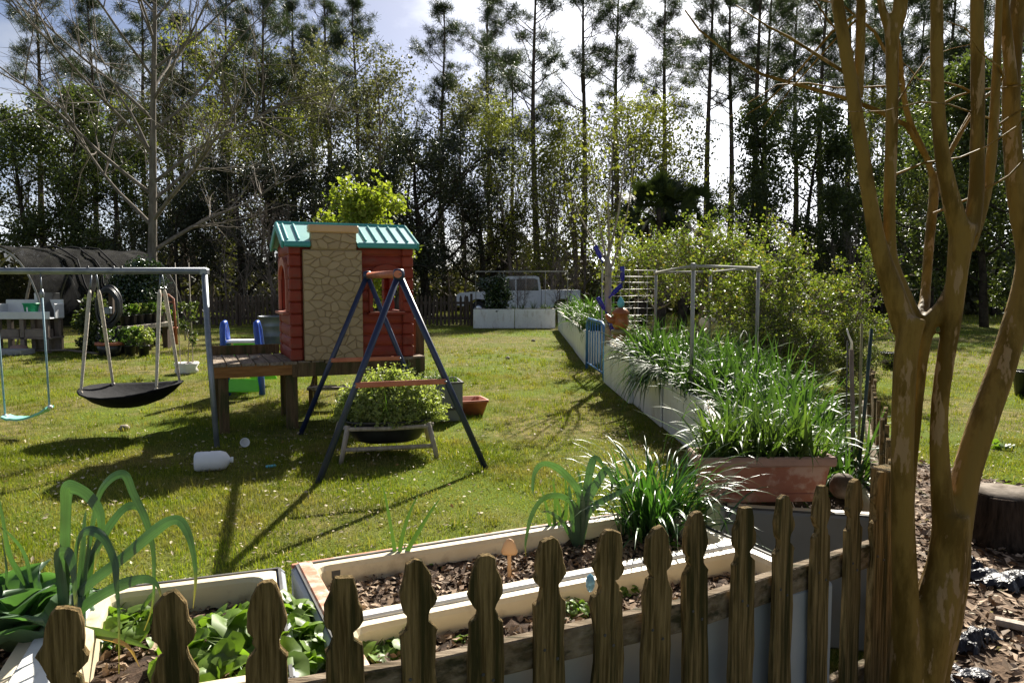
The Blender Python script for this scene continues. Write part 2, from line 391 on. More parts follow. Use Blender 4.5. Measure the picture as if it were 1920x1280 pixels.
class MB:
    """collects shapes into one mesh"""
    def __init__(s): s.v = []; s.f = []; s.sm = []
    def add(s, vs, fs, smooth=False):
        n = len(s.v)
        s.v += [tuple(p) for p in vs]
        for f in fs: s.f.append(tuple(i + n for i in f)); s.sm.append(smooth)
        return s
    def box(s, c, size, rot=None, bev=0.0):
        hx, hy, hz = size[0] / 2, size[1] / 2, size[2] / 2
        if bev > 0:
            b = min(bev, hx * .9, hy * .9, hz * .9)
            P = []
            for sx in (-1, 1):
                for sy in (-1, 1):
                    for sz in (-1, 1):
                        P += [(sx * hx, sy * (hy - b), sz * (hz - b)), (sx * (hx - b), sy * hy, sz * (hz - b)), (sx * (hx - b), sy * (hy - b), sz * hz)]
            def I(sx, sy, sz, k): return ((sx > 0) * 4 + (sy > 0) * 2 + (sz > 0)) * 3 + k
            F = []
            for sx in (-1, 1):
                q = [I(sx, -1, -1, 0), I(sx, 1, -1, 0), I(sx, 1, 1, 0), I(sx, -1, 1, 0)]; F.append(q if sx > 0 else q[::-1])
            for sy in (-1, 1):
                q = [I(-1, sy, -1, 1), I(1, sy, -1, 1), I(1, sy, 1, 1), I(-1, sy, 1, 1)]; F.append(q[::-1] if sy > 0 else q)
            for sz in (-1, 1):
                q = [I(-1, -1, sz, 2), I(1, -1, sz, 2), I(1, 1, sz, 2), I(-1, 1, sz, 2)]; F.append(q if sz > 0 else q[::-1])
            for sx in (-1, 1):
                for sy in (-1, 1):
                    q = [I(sx, sy, -1, 0), I(sx, sy, -1, 1), I(sx, sy, 1, 1), I(sx, sy, 1, 0)]; F.append(q if sx * sy > 0 else q[::-1])
                for sz in (-1, 1):
                    q = [I(sx, -1, sz, 0), I(sx, 1, sz, 0), I(sx, 1, sz, 2), I(sx, -1, sz, 2)]; F.append(q if sx * sz > 0 else q[::-1])
            for sy in (-1, 1):
                for sz in (-1, 1):
                    q = [I(-1, sy, sz, 1), I(-1, sy, sz, 2), I(1, sy, sz, 2), I(1, sy, sz, 1)]; F.append(q if sy * sz > 0 else q[::-1])
            for sx in (-1, 1):
                for sy in (-1, 1):
                    for sz in (-1, 1):
                        q = [I(sx, sy, sz, 0), I(sx, sy, sz, 1), I(sx, sy, sz, 2)]; F.append(q if sx * sy * sz > 0 else q[::-1])
        else:
            P = [(sx * hx, sy * hy, sz * hz) for sx in (-1, 1) for sy in (-1, 1) for sz in (-1, 1)]
            F = [(0, 1, 3, 2), (4, 6, 7, 5), (0, 4, 5, 1), (2, 3, 7, 6), (0, 2, 6, 4), (1, 5, 7, 3)]
        M = Matrix.Identity(3) if rot is None else (rot if isinstance(rot, Matrix) else Euler(rot).to_matrix())
        c = Vector(c)
        return s.add([M @ Vector(p) + c for p in P], F)
    def beam(s, a, b, w, h, bev=0.0, up=(0, 0, 1)):
        a = Vector(a); b = Vector(b); d = b - a; L = d.length; x = d / L
        u = Vector(up)
        y = u.cross(x)
        if y.length < 1e-4: y = Vector((0, 1, 0)).cross(x)
        y.normalize(); z = x.cross(y)
        M = Matrix((x, y, z)).transposed()
        return s.box((a + b) / 2, (L, w, h), M, bev)
    def tube(s, pts, rad, n=8, cap=True, smooth=True, closed=False):
        pts = [Vector(p) for p in pts]
        m = len(pts)
        if isinstance(rad, (int, float)): rad = [rad] * m
        V = []; F = []
        t0 = (pts[1] - pts[0]).normalized()
        ref = Vector((0, 0, 1)) if abs(t0.z) < 0.9 else Vector((1, 0, 0))
        nx = t0.cross(ref).normalized()
        for i in range(m):
            if closed: t = pts[(i + 1) % m] - pts[i - 1]
            else: t = pts[min(i + 1, m - 1)] - pts[max(i - 1, 0)]
            t = t.normalized() if t.length > 1e-9 else t0
            nx = (nx - t * nx.dot(t))
            nx = nx.normalized() if nx.length > 1e-6 else t.orthogonal().normalized()
            ny = t.cross(nx)
            for k in range(n):
                a = 2 * math.pi * k / n
                V.append(pts[i] + (nx * math.cos(a) + ny * math.sin(a)) * rad[i])
        for i in range(m if closed else m - 1):
            for k in range(n):
                j = (i + 1) % m
                F.append((i * n + k, i * n + (k + 1) % n, j * n + (k + 1) % n, j * n + k))
        s.add(V, F, smooth)
        if cap and not closed:
            b = len(s.v) - m * n
            s.f.append(tuple(b + k for k in range(n))[::-1]); s.sm.append(False)
            s.f.append(tuple(b + (m - 1) * n + k for k in range(n))); s.sm.append(False)
        return s
    def lathe(s, prof, n=20, c=(0, 0, 0), sx=1.0, sy=1.0, smooth=True, power=2.0):
        c = Vector(c); V = []; F = []
        for (r, z) in prof:
            for k in range(n):
                a = 2 * math.pi * k / n
                ca, sa = math.cos(a), math.sin(a)
                if power != 2.0:
                    ca = math.copysign(abs(ca) ** (2 / power), ca); sa = math.copysign(abs(sa) ** (2 / power), sa)
                V.append(c + Vector((r * ca * sx, r * sa * sy, z)))
        for i in range(len(prof) - 1):
            for k in range(n):
                F.append((i * n + k, i * n + (k + 1) % n, (i + 1) * n + (k + 1) % n, (i + 1) * n + k))
        s.add(V, F, smooth)
        b = len(s.v) - len(V)
        if prof[0][0] > 1e-4: s.f.append(tuple(b + k for k in range(n))[::-1]); s.sm.append(False)
        if prof[-1][0] > 1e-4: s.f.append(tuple(b + (len(prof) - 1) * n + k for k in range(n))); s.sm.append(False)
        return s
    def prism(s, poly, a, b, fn=None):
        """poly in (x,z) plane, extruded along y from a to b"""
        n = len(poly)
        V = [(x, a, z) for x, z in poly] + [(x, b, z) for x, z in poly]
        if fn: V = [fn(p) for p in V]
        F = [tuple(range(n)), tuple(range(2 * n - 1, n - 1, -1))]
        for i in range(n):
            j = (i + 1) % n
            F.append((j, i, n + i, n + j))
        return s.add(V, F)
    def mesh(s, name, mat=None):
        me = bpy.data.meshes.new(name)
        me.from_pydata(s.v, [], s.f)
        me.polygons.foreach_set('use_smooth', s.sm)
        me.update()
        if mat: me.materials.append(MATS[mat])
        return me
    def build(s, name, mat, parent=None, loc=None, rot=None):
        return obj(name, s.mesh(name, mat), parent, loc, rot)

def remesh(me, voxel, smooth_it, mat):
    """melt overlapping limbs into one continuous skin"""
    o = bpy.data.objects.new('tmp', me); COL.objects.link(o)
    r = o.modifiers.new('r', 'REMESH'); r.mode = 'VOXEL'; r.voxel_size = voxel; r.use_smooth_shade = True
    sm = o.modifiers.new('s', 'SMOOTH'); sm.iterations = smooth_it; sm.factor = 0.5
    dg = bpy.context.evaluated_depsgraph_get()
    new = bpy.data.meshes.new_from_object(o.evaluated_get(dg))
    bpy.data.objects.remove(o)
    new.materials.clear(); new.materials.append(MATS[mat])
    new.polygons.foreach_set('use_smooth', [True] * len(new.polygons))
    return new

def blades(root, az, tilt, length, width, droop, segs=4, rng=None, fold=False, twist=0.0, kink=None, prof=None, pw=1.4):
    """arched strap leaves; returns V,F arrays"""
    root = np.asarray(root, float); n = len(root)
    az = np.asarray(az, float); tilt = np.asarray(tilt, float) * np.ones(n); length = np.asarray(length, float) * np.ones(n)
    width = np.asarray(width, float) * np.ones(n); droop = np.asarray(droop, float) * np.ones(n)
    tw = (rng.normal(0, twist, n) if (rng is not None and twist) else np.zeros(n))
    if prof is None:
        prof = lambda t: np.clip(np.minimum(0.65 + 1.2 * t, 1.0) * (1 - t ** 2.2), 0.02, 1)
    P = root.copy(); rings = []; k = 3 if fold else 2
    for i in range(segs + 1):
        t = i / segs
        a = tilt + droop * t ** pw
        if kink is not None: a = a + np.where(t > kink[0], kink[1], 0.0)
        w = width * float(prof(np.array(t)))
        sx, sy = -np.sin(az + tw * t), np.cos(az + tw * t)
        nrm = np.stack([-np.cos(a) * np.cos(az), -np.cos(a) * np.sin(az), np.sin(a)], 1)
        side = np.stack([sx, sy, np.zeros(n)], 1) * (w / 2)[:, None]
        if fold:
            rings.append(P - side + nrm * (w * 0.22)[:, None]); rings.append(P.copy()); rings.append(P + side + nrm * (w * 0.22)[:, None])
        else:
            rings.append(P - side); rings.append(P + side)
        d = np.stack([np.sin(a) * np.cos(az), np.sin(a) * np.sin(az), np.cos(a)], 1)
        P = P + d * (length / segs)[:, None]
    V = np.stack(rings, 1).reshape(-1, 3)
    per = (segs + 1) * k
    base = (np.arange(n) * per)[:, None]
    F = []
    for i in range(segs):
        for j in range(k - 1):
            F.append(base + np.array([i * k + j, i * k + j + 1, (i + 1) * k + j + 1, (i + 1) * k + j])[None, :])
    return V, np.concatenate(F)

def cards(rng, pos, size, aspect=1.6, up=0.3, fold=0.25):
    """leaf-sized folded quads scattered at pos"""
    pos = np.asarray(pos, float); n = len(pos)
    size = np.asarray(size, float) * np.ones(n)
    nrm = rng.normal(0, 1, (n, 3)); nrm[:, 2] += up * 2
    nrm /= np.linalg.norm(nrm, axis=1)[:, None] + 1e-9
    a = np.cross(nrm, rng.normal(0, 1, (n, 3))); a /= np.linalg.norm(a, axis=1)[:, None] + 1e-9
    b = np.cross(nrm, a)
    L = (size * aspect / 2)[:, None]; Wd = (size / 2)[:, None]
    f = nrm * (size * fold)[:, None]
    V = np.stack([pos - a * L, pos + b * Wd + f * .6 - a * L * .15, pos + a * L, pos - b * Wd + f * .6 - a * L * .15], 1).reshape(-1, 3)
    F = (np.arange(n) * 4)[:, None] + np.array([0, 1, 2, 3])[None, :]
    return V, F
def join(parts):
    Vs, Fs, o = [], [], 0
    for V, F in parts:
        Vs.append(V); Fs.append(F + o); o += len(V)
    return np.concatenate(Vs), np.concatenate(Fs)

# ================================================================== GROUND
def ground_mesh(name, poly, z, mat):
    me = bpy.data.meshes.new(name)
    me.from_pydata([(x, y, z) for x, y in poly], [], [tuple(range(len(poly)))])
    me.materials.append(MATS[mat]); me.update()
    return me
g = obj('lawn', ground_mesh('lawn', [(-400, -60), (400, -60), (400, 700), (-400, 700)], 0.0, 'lawn'))
tag(g, 'patchy green and straw coloured lawn of the back yard', 'lawn', kind='structure')
MULCH = [(1.30, 0.2), (6.2, 0.2), (6.0, 3.2), (4.7, 4.6), (4.25, 5.3), (3.75, 6.2), (3.5, 6.9), (3.05, 6.6), (2.75, 5.9), (2.35, 4.8), (1.95, 3.9), (1.60, 3.0)]
g = obj('mulch_ground', ground_mesh('mulch_ground', MULCH, 0.004, 'mulch'))
tag(g, 'brown wood chip mulch around the smooth-barked tree', 'mulch', kind='structure')
def in_poly(x, y, poly):
    c = np.zeros(len(x), bool); j = len(poly) - 1
    for i in range(len(poly)):
        xi, yi = poly[i]; xj, yj = poly[j]
        c ^= ((yi > y) != (yj > y)) & (x < (xj - xi) * (y - yi) / (yj - yi + 1e-12) + xi)
        j = i
    return c

# ================================================================== TREES
def wig_path(rng, p, d, L, n, wig, lift=0.0):
    pts = [np.array(p, float)]; d = np.array(d, float); d /= np.linalg.norm(d)
    for i in range(n):
        d = d + rng.normal(0, wig, 3); d[2] += lift
        d /= np.linalg.norm(d)
        pts.append(pts[-1] + d * L / n)
    return pts, d
def taper(r0, r1, n, p=1.0): return [r0 + (r1 - r0) * (i / n) ** p for i in range(n + 1)]

def pine(seed, h, r0=0.22, live=0.45, spread=2.6, dens=1.0, lean=0.0):
    rng = np.random.default_rng(seed)
    tr = MB(); needles = []
    n = 14
    ph, pa = rng.uniform(0, 6.28), rng.uniform(0.04, 0.16)
    tp = [np.array((math.sin(ph + i * .45) * pa + lean * h * (i / n), math.cos(ph + i * .4) * pa, h * i / n)) for i in range(n + 1)]
    tp[0] = np.array((0, 0, -0.1))
    tr.tube(tp, taper(r0, r0 * 0.16, n, 0.9), 8)
    def at(z):
        f = min(max(z / h, 0), 0.9999) * n; i = int(f)
        return tp[i] * (1 - (f - i)) + tp[i + 1] * (f - i)
    tuft = []
    z = h * (live - 0.2)
    while z < h * 0.985:
        t = (z / h - live) / (1 - live)
        a = rng.uniform(0, 6.28)
        p = at(z)
        if t < 0:                                   # dead stubs and bare limbs
            if rng.random() < 0.5:
                L = rng.uniform(0.4, 1.8)
                pts, d = wig_path(rng, p, (math.cos(a), math.sin(a), rng.uniform(-.1, .5)), L, 4, 0.14)
                tr.tube(pts, taper(0.03, 0.008, 4), 4, cap=False)
                if rng.random() < .35: tuft += [pts[-1]]
            z += h * 0.03
            continue
        L = spread * (1 - .80 * t ** 1.7) * rng.uniform(0.3, 1.1)
        pts, d = wig_path(rng, p, (math.cos(a), math.sin(a), rng.uniform(.15, .7) + t * .6), L, 6, 0.13, 0.06)
        tr.tube(pts, taper(0.026 + 0.022 * (1 - t), 0.008, 6), 4, cap=False)
        for k in range(3, 7):
            q = pts[k]; lt = L * (k / 6)
            if lt < .5 and t < .9: continue
            for s in range(rng.integers(2, 5)):
                e = rng.uniform(0.2, 0.75) * (0.6 + L * .2)
                dd = d + rng.normal(0, .9, 3); dd[2] = abs(dd[2]) * .6 + .1; dd /= np.linalg.norm(dd)
                tip = q + dd * e
                tr.tube([q, tip], [0.012, 0.005], 3, cap=False)
                if rng.random() < .9 * dens: tuft.append(tip)
        tuft.append(pts[-1])
        z += h * rng.uniform(0.008, 0.020) / dens
    for _ in range(5): tuft.append(tp[-1] + rng.normal(0, .16, 3))
    T = np.array(tuft); K = 42
    c = np.repeat(T, K, 0) + rng.normal(0, .10, (len(T) * K, 3))
    d = rng.normal(0, 1, (len(c), 3)); d[:, 2] += 0.45; d /= np.linalg.norm(d, axis=1)[:, None]
    L = rng.uniform(.16, .42, len(c))[:, None]
    s = np.cross(d, rng.normal(0, 1, d.shape)); s /= np.linalg.norm(s, axis=1)[:, None]
    V = np.stack([c - s * .010, c + s * .010, c + d * L + s * .006, c + d * L - s * .006], 1).reshape(-1, 3)
    F = (np.arange(len(c)) * 4)[:, None] + np.arange(4)[None, :]
    return tr.mesh('trunk', 'pine_bark'), np_mesh('crown', V, F, 'pine_needle')

def broadleaf(seed, h, r0, base=0.25, limbs=9, spread=3.0, leafn=60, leafs=0.10, cl=0.45, bark='grey_bark', leafm='spring_leaf',
              up=0.6, droop=0.0, sub=5, twig=True, tsub=4, trunks=1, round_=0.8, lift=0.05, aspect=1.5, wig=0.12, trunk_top=0.9, leafp=1.0, twig_w=.045):
    rng = np.random.default_rng(seed)
    tr = MB(); cl_pts = []
    for tk in range(trunks):
        n = 10; off = rng.normal(0, .25, 3) * (trunks > 1); off[2] = 0
        d0 = np.array((rng.normal(0, .04) + off[0] * .3, rng.normal(0, .04) + off[1] * .3, 1.0))
        ht = h * (1 if tk == 0 else rng.uniform(.7, .95)) * trunk_top
        tp, _ = wig_path(rng, off + np.array((0, 0, -0.1)), d0, ht, n, twig_w, .03)
        tr.tube(tp, taper(r0 * (1 if trunks == 1 else .75), r0 * .14, n, .85), 9)
        for i in range(limbs):
            t = base + (1 - base) * ((i + rng.random()) / limbs)
            f = min(t, .999) * n; k = int(f)
            p = tp[k] * (1 - (f - k)) + tp[k + 1] * (f - k)
            a = i * 2.4 + rng.uniform(-.6, .6)
            s = (t - base) / (1 - base)
            sh = (1 - s) ** .7 * (1 - round_) + math.sin(math.pi * min(.08 + .87 * s, 1)) ** .6 * round_
            L = spread * sh * rng.uniform(.75, 1.2) + .25
            r1 = max(r0 * .42 * (1 - .7 * s), .014)
            pts, d = wig_path(rng, p, (math.cos(a), math.sin(a), up * (.7 + .8 * s) - droop), L, 7, wig, lift)
            tr.tube(pts, taper(r1, r1 * .2, 7), 5, cap=False)
            for j in range(sub):
                kk = rng.integers(2, 8); q = pts[kk]
                dd = np.array(d) * .7 + rng.normal(0, .65, 3); dd[2] += up * .3 - droop * .5
                L2 = L * rng.uniform(.25, .5)
                p2, d2 = wig_path(rng, q, dd, L2, 4, wig * 1.4, lift * .6)
                tr.tube(p2, taper(r1 * .38, r1 * .1, 4), 4, cap=False)
                for m in range(tsub):
                    q2 = p2[rng.integers(1, 5)]
                    d3 = d2 + rng.normal(0, .8, 3)
                    p3, _ = wig_path(rng, q2, d3, L2 * rng.uniform(.3, .6), 3, wig * 1.6)
                    if twig: tr.tube(p3, taper(max(r1 * .16, .006), .003, 3), 3, cap=False)
                    cl_pts.append(p3[-1]); cl_pts.append(p3[1])
                cl_pts.append(p2[-1])
            cl_pts.append(pts[-1])
    C = np.array(cl_pts)
    tm = tr.mesh('trunk', bark)
    if leafn <= 0: return tm, None
    C = C[rng.random(len(C)) < leafp]
    w = rng.uniform(.3, 1.7, len(C)); k = np.maximum((leafn * w).astype(int), 1)
    pos = np.repeat(C, k, 0) + rng.normal(0, cl * .5, (k.sum(), 3))
    V, F = cards(rng, pos, leafs * rng.uniform(.6, 1.25, len(pos)), aspect)
    return tm, np_mesh('crown', V, F, leafm)

def mesh_h(me):
    a = np.empty(len(me.vertices) * 3, np.float32); me.vertices.foreach_get('co', a); return float(np.percentile(a[2::3], 99.5))
def tree_h(ms): return max(mesh_h(m) for m in ms if m is not None)
def plant_tree(name, meshes, loc, rz, scale, label, cat, group):
    t = thing(name, label, cat, loc, rz, group)
    t.scale = (scale,) * 3 if isinstance(scale, (int, float)) else scale
    obj('trunk', meshes[0], t)
    if meshes[1] is not None: obj('crown', meshes[1], t)
    return t

# ---- tall pines behind the yard
PINES = [pine(11, 22, .24, .50, 3.8), pine(12, 23, .25, .54, 3.6, 1.0), pine(13, 21, .22, .42, 5.0, .95), pine(14, 24, .26, .56, 4.6, .95)]
PH = [22, 23, 21, 24]
pine_list = [  # px of trunk, py of the top, depth, variant
    (165, 5, 50, 0), (205, 60, 58, 2), (60, -60, 60, 1), (335, 40, 56, 1), (492, -40, 47, 2), (545, 10, 55, 0), (610, -20, 60, 3), (663, 6, 47, 0), (828, 18, 45, 1),
    (1004, -90, 46, 2), (1097, -70, 50, 3), (1160, -40, 54, 1), (1336, -80, 50, 3), (1376, -60, 52, 1), (1428, -110, 48, 3), (1446, -60, 55, 2),
    (1552, -90, 46, 1), (1600, -70, 56, 0), (1690, -60, 58, 2), (1790, -60, 54, 1), (1850, -90, 60, 0), (1905, -60, 50, 2), (1500, -30, 64, 2), (915, -10, 66, 0), (260, -30, 66, 2), (1250, -50, 70, 0),
    (420, -30, 58, 0), (585, 60, 62, 1), (960, 110, 62, 3), (1640, 10, 62, 3), (1735, -10, 64, 0), (310, 90, 60, 0)]
def zone(px):
    for x, z in ((330, 'behind the shade tunnel'), (520, 'behind the far picket fence'), (850, 'behind the playhouse'), (1080, 'behind the white truck'), (1320, 'behind the bottle tree'), (1640, 'beyond the yellow green shrubs')):
        if px < x: return z
    return 'beyond the smooth-barked tree'
rp_ = random.Random(5)
for px, pt, Y, v in pine_list:
    top = W(px, pt, Y); s = top.z / PH[v]
    plant_tree('pine_tree', PINES[v], (top.x, Y, 0), rp_.uniform(0, 6.28), (s * 1.12, s * 1.12, s),
               'tall slim pine with dark needle tufts in the woods ' + zone(px), 'tree', 'tall pines behind the yard')

# ---- broadleaf trees of the wood edge
SPRING = [broadleaf(21, 10, .13, .25, 12, 2.6, 11, .092, .55, 'twig', 'spring_leaf', up=.9, sub=5, tsub=4, leafp=.75),
          broadleaf(22, 11, .14, .30, 12, 2.3, 9, .092, .55, 'twig', 'grey_leaf', up=1.1, sub=5, tsub=4, leafp=.75),
          broadleaf(23, 9, .12, .2, 12, 2.8, 11, .088, .55, 'twig', 'spring_leaf', up=.8, sub=5, tsub=4, trunks=2, leafp=.7)]
EVER = [broadleaf(31, 9, .16, .10, 16, 2.4, 16, .098, .42, 'dark_bark', 'evergreen_leaf', up=.5, sub=5, tsub=4),
        broadleaf(32, 10, .17, .14, 16, 2.0, 16, .098, .42, 'dark_bark', 'evergreen_leaf', up=.7, sub=5, tsub=4)]
OAK = [broadleaf(41, 9, .34, .16, 14, 4.6, 20, .09, .45, 'dark_bark', 'oak_leaf', up=.35, sub=7, tsub=5, lift=.08, wig=.2),
       broadleaf(42, 8, .28, .14, 13, 4.0, 20, .09, .45, 'dark_bark', 'oak_leaf', up=.45, sub=7, tsub=5, wig=.2)]
BARE = [broadleaf(51, 9, .10, .12, 13, 2.0, 0, bark='twig', up=1.4, sub=7, tsub=5, trunks=3),
        broadleaf(52, 8, .09, .10, 13, 2.2, 0, bark='twig', up=1.2, sub=7, tsub=5, trunks=2)]
def edge_trees(name, meshes, hs, rows, label, group, seed):
    r = random.Random(seed)
    for px, pt, Y, v in rows:
        top = W(px, pt, Y); s = top.z / tree_h(meshes[v])
        plant_tree(name, meshes[v], (top.x, Y, 0), r.uniform(0, 6.28), s, label + ' ' + zone(px), 'tree', group)
edge_trees('spring_tree', SPRING, [10, 11, 9], [(735, 80, 44, 1), (960, 190, 38, 0), (1040, 240, 36, 2), (1215, 170, 40, 0), (1130, 200, 42, 1), (880, 130, 46, 1), (590, 60, 50, 1), (420, 60, 52, 0),
    (640, 150, 44, 1), (1255, 190, 44, 2), (110, 200, 40, 2), (240, 180, 42, 0), (380, 190, 40, 2), (560, 200, 40, 0), (1690, 300, 36, 2), (1640, 150, 52, 0), (1850, 170, 46, 1), (300, 130, 54, 1), (520, 90, 56, 0), (690, 170, 52, 0), (930, 180, 52, 0), (1090, 190, 52, 2), (1380, 320, 46, 1), (1740, 160, 50, 0)],
    'slender tree with sparse pale spring leaves', 'spring trees at the wood edge', 3)
edge_trees('evergreen_tree', EVER, [9, 10], [(1520, 170, 40, 0), (1460, 190, 42, 1), (1410, 330, 38, 0), (1600, 260, 40, 1), (1700, 250, 42, 0), (1790, 300, 38, 1), (1880, 270, 36, 0), (110, 150, 36, 1), (40, 170, 38, 0),
    (200, 260, 36, 0), (1660, 330, 36, 0), (1560, 350, 35, 1), (1765, 150, 28, 0), (1870, 110, 27, 1), (1960, 60, 25, 0)],
    'dense glossy evergreen tree', 'evergreens at the wood edge', 4)
edge_trees('live_oak', OAK, [9, 8], [(690, 250, 33, 0), (800, 240, 35, 1), (590, 290, 37, 1), (900, 300, 38, 0), (450, 290, 36, 1), (330, 320, 34, 0)],
    'dark spreading live oak with crooked limbs', 'live oaks behind the yard', 6)
edge_trees('bare_sapling', BARE, [9, 8], [(930, 250, 40, 0), (985, 270, 41, 1), (1090, 240, 39, 0), (1180, 260, 38, 1), (860, 300, 38, 1), (330, 150, 46, 0), (450, 130, 48, 1), (250, 200, 42, 1), (60, 230, 40, 0), (700, 150, 48, 0), (780, 170, 50, 1), (1640, 220, 44, 1), (1720, 200, 46, 0), (520, 330, 31, 0), (430, 350, 32, 1), (1240, 330, 36, 0), (1310, 390, 38, 1), (1030, 300, 38, 1),
    (1480, 420, 32, 1), (1590, 400, 33, 0), (975, 470, 31, 1), (1050, 465, 31.5, 0)],
    'thin leafless multi-stemmed sapling', 'bare saplings behind the yard', 7)

# ---- undergrowth: one dark mass that closes the wood
rng = np.random.default_rng(77)
def undergrowth(n, xr, yr, hmax, size):
    x = rng.uniform(*xr, n); y = rng.uniform(*yr, n)
    hh = hmax * (.45 + .55 * np.abs(np.sin(x * .23 + 1.3) * np.cos(x * .11 + y * .2)))
    z = np.abs(rng.beta(1.0, 1.6, n)) * hh
    return cards(rng, np.stack([x, y, z], 1), size * rng.uniform(.6, 1.4, n), 1.5)
parts = [undergrowth(52000, (-46, 46), (56, 72), 6.0, .34), undergrowth(22000, (-36, -1), (41, 50), 3.2, .22), undergrowth(24000, (4, 36), (36, 48), 3.6, .22)]
V, F = join(parts)
u = obj('undergrowth', np_mesh('undergrowth', V, F, 'under_leaf'))
tag(u, 'dark tangled undergrowth filling the woods behind the yard', 'undergrowth', kind='stuff')

# ---- bare sycamore rising behind the potting area
syc = broadleaf(63, 13, .15, .20, 26, 5.6, 0, bark='grey_bark', up=.95, sub=11, tsub=6, lift=.03, wig=.08, round_=.45, trunk_top=.95, twig_w=.012)
plant_tree('bare_sycamore', syc, (W(288, 640, 20).x, 20, 0), .4, 1.0, 'tall leafless grey sycamore with wide bare branches beside the potting bench', 'tree', None)
# ---- lime green tree behind the playhouse
lime = broadleaf(71, 3.4, .05, .50, 16, .62, 14, .07, .18, 'twig', 'lime_tree', up=.9, sub=5, tsub=3, aspect=1.3)
plant_tree('lime_green_tree', lime, (W(688, 600, 11.6).x, 11.6, 0), .2, W(690, 345, 11.6).z / tree_h(lime), 'small bright lime green tree rising behind the playhouse roof', 'tree', None)
# ---- palms
def palm(seed, h, n=26):
    r = np.random.default_rng(seed); tr = MB()
    tp, _ = wig_path(r, (0, 0, -.1), (0, 0, 1), h, 6, .03); tr.tube(tp, taper(.19, .15, 6), 8)
    Vs = []; top = tp[-1]
    for i in range(n):
        a = i * 2.4; el = r.uniform(-.5, 1.3)
        d = np.array((math.cos(a) * math.cos(el), math.sin(a) * math.cos(el), math.sin(el)))
        c = top + d * r.uniform(.6, .9)
        m = 26; s = np.cross(d, r.normal(0, 1, 3) + (0, 0, .6)); s /= np.linalg.norm(s) + 1e-9
        ang = np.linspace(-1.25, 1.25, m)
        dr = d[None] * np.cos(ang)[:, None] + s[None] * np.sin(ang)[:, None]
        tip = c + dr * r.uniform(.6, .85, m)[:, None]; tip[:, 2] -= .12
        w = np.cross(dr, np.cross(s, d)[None]); w /= np.linalg.norm(w, axis=1)[:, None] + 1e-9
        Vs.append(np.stack([np.repeat(c[None], m, 0) - w * .012, np.repeat(c[None], m, 0) + w * .012, (c + tip) / 2 + w * .025, tip, (c + tip) / 2 - w * .025], 1).reshape(-1, 3))
    V = np.concatenate(Vs); F = (np.arange(len(V) // 5) * 5)[:, None] + np.arange(5)[None]
    return tr.mesh('trunk', 'dark_bark'), np_mesh('crown', V, F, 'palm_leaf')
PAL = palm(5, 4.2)
for px, pt, Y in [(1243, 318, 27), (1283, 338, 28), (1208, 345, 28)]:
    top = W(px, pt, Y)
    plant_tree('cabbage_palm', PAL, (top.x, Y, 0), px * .1, top.z / tree_h(PAL), 'dark fan palm standing behind the yellow green shrubs', 'palm', 'fan palms behind the shrubs')

# ---- yellow green shrubs right of the beds
SHR = [broadleaf(81, 2.6, .05, .12, 14, 1.05, 11, .045, .12, 'twig', 'shrub', up=.8, sub=6, tsub=4, trunks=3, leafp=.36),
       broadleaf(82, 2.3, .05, .10, 14, 1.1, 11, .045, .12, 'twig', 'shrub', up=.7, sub=6, tsub=4, trunks=3, leafp=.36),
       broadleaf(83, 2.8, .05, .60, 12, 1.15, 11, .043, .13, 'twig', 'shrub', up=.45, sub=6, tsub=4, trunks=2, leafp=.36)]
for i, (px, pt, Y, v) in enumerate([(1225, 425, 15.5, 2), (1300, 402, 14.0, 2), (1372, 432, 13.0, 2), (1455, 462, 10.6, 1), (1560, 470, 11.5, 0), (1425, 560, 9.6, 0), (1520, 590, 9.4, 1), (1610, 590, 10.4, 0)]):
    top = W(px, pt, Y)
    plant_tree('flowering_shrub', SHR[v], (top.x, Y, 0), i * 1.3, top.z / tree_h(SHR[v]), 'yellow green leafy shrub ' + ('with a raised crown behind the wire trellis' if v == 2 else 'leafy to the ground beyond the onion planters'), 'shrub', 'shrubs beyond the onion beds')

# ---- camellia by the potting bench
cam_b = broadleaf(91, 2.6, .06, .2, 16, .62, 34, .085, .24, 'twig', 'camellia_leaf', up=.6, sub=6, tsub=4, trunks=2)
plant_tree('glossy_bush', cam_b, (W(250, 600, 18.6).x, 18.9, 0), .5, 2.05 / tree_h(cam_b), 'dark glossy leaved bush behind the shelf of potted plants', 'bush', None)
cam_c = broadleaf(92, 1.9, .05, .05, 14, .25, 12, .085, .2, 'twig', 'evergreen_leaf', up=.6, sub=5, tsub=4)
plant_tree('leafy_bush', cam_c, (W(155, 600, 16.6).x, 17.0, 0), .5, 1.25 / tree_h(cam_c), 'upright leafy bush between the wash sink and the hose coil', 'bush', None)

# ================================================================== CRAPE MYRTLE in the foreground
def limb(mb, pts, wid, Y0, Y1=None, n=12):
    Y1 = Y0 if Y1 is None else Y1; m = len(pts)
    P = [W(p[0], p[1], Y0 + (Y1 - Y0) * i / (m - 1)) for i, p in enumerate(pts)]
    Rr = [.84 * w / 2 / FPX * (Y0 + (Y1 - Y0) * i / (m - 1)) for i, w in enumerate(wid)]
    # Catmull-Rom refine
    Q, S = [], []
    for i in range(m - 1):
        p0, p1, p2, p3 = P[max(i - 1, 0)], P[i], P[i + 1], P[min(i + 2, m - 1)]
        for k in range(5):
            t = k / 5
            Q.append(.5 * ((2 * p1) + (p2 - p0) * t + (2 * p0 - 5 * p1 + 4 * p2 - p3) * t * t + (3 * p1 - p0 - 3 * p2 + p3) * t ** 3))
            S.append(Rr[i] * (1 - t) + Rr[i + 1] * t)
    Q.append(P[-1]); S.append(Rr[-1])
    mb.tube(Q, S, n)
mb = MB()
YT = 2.36
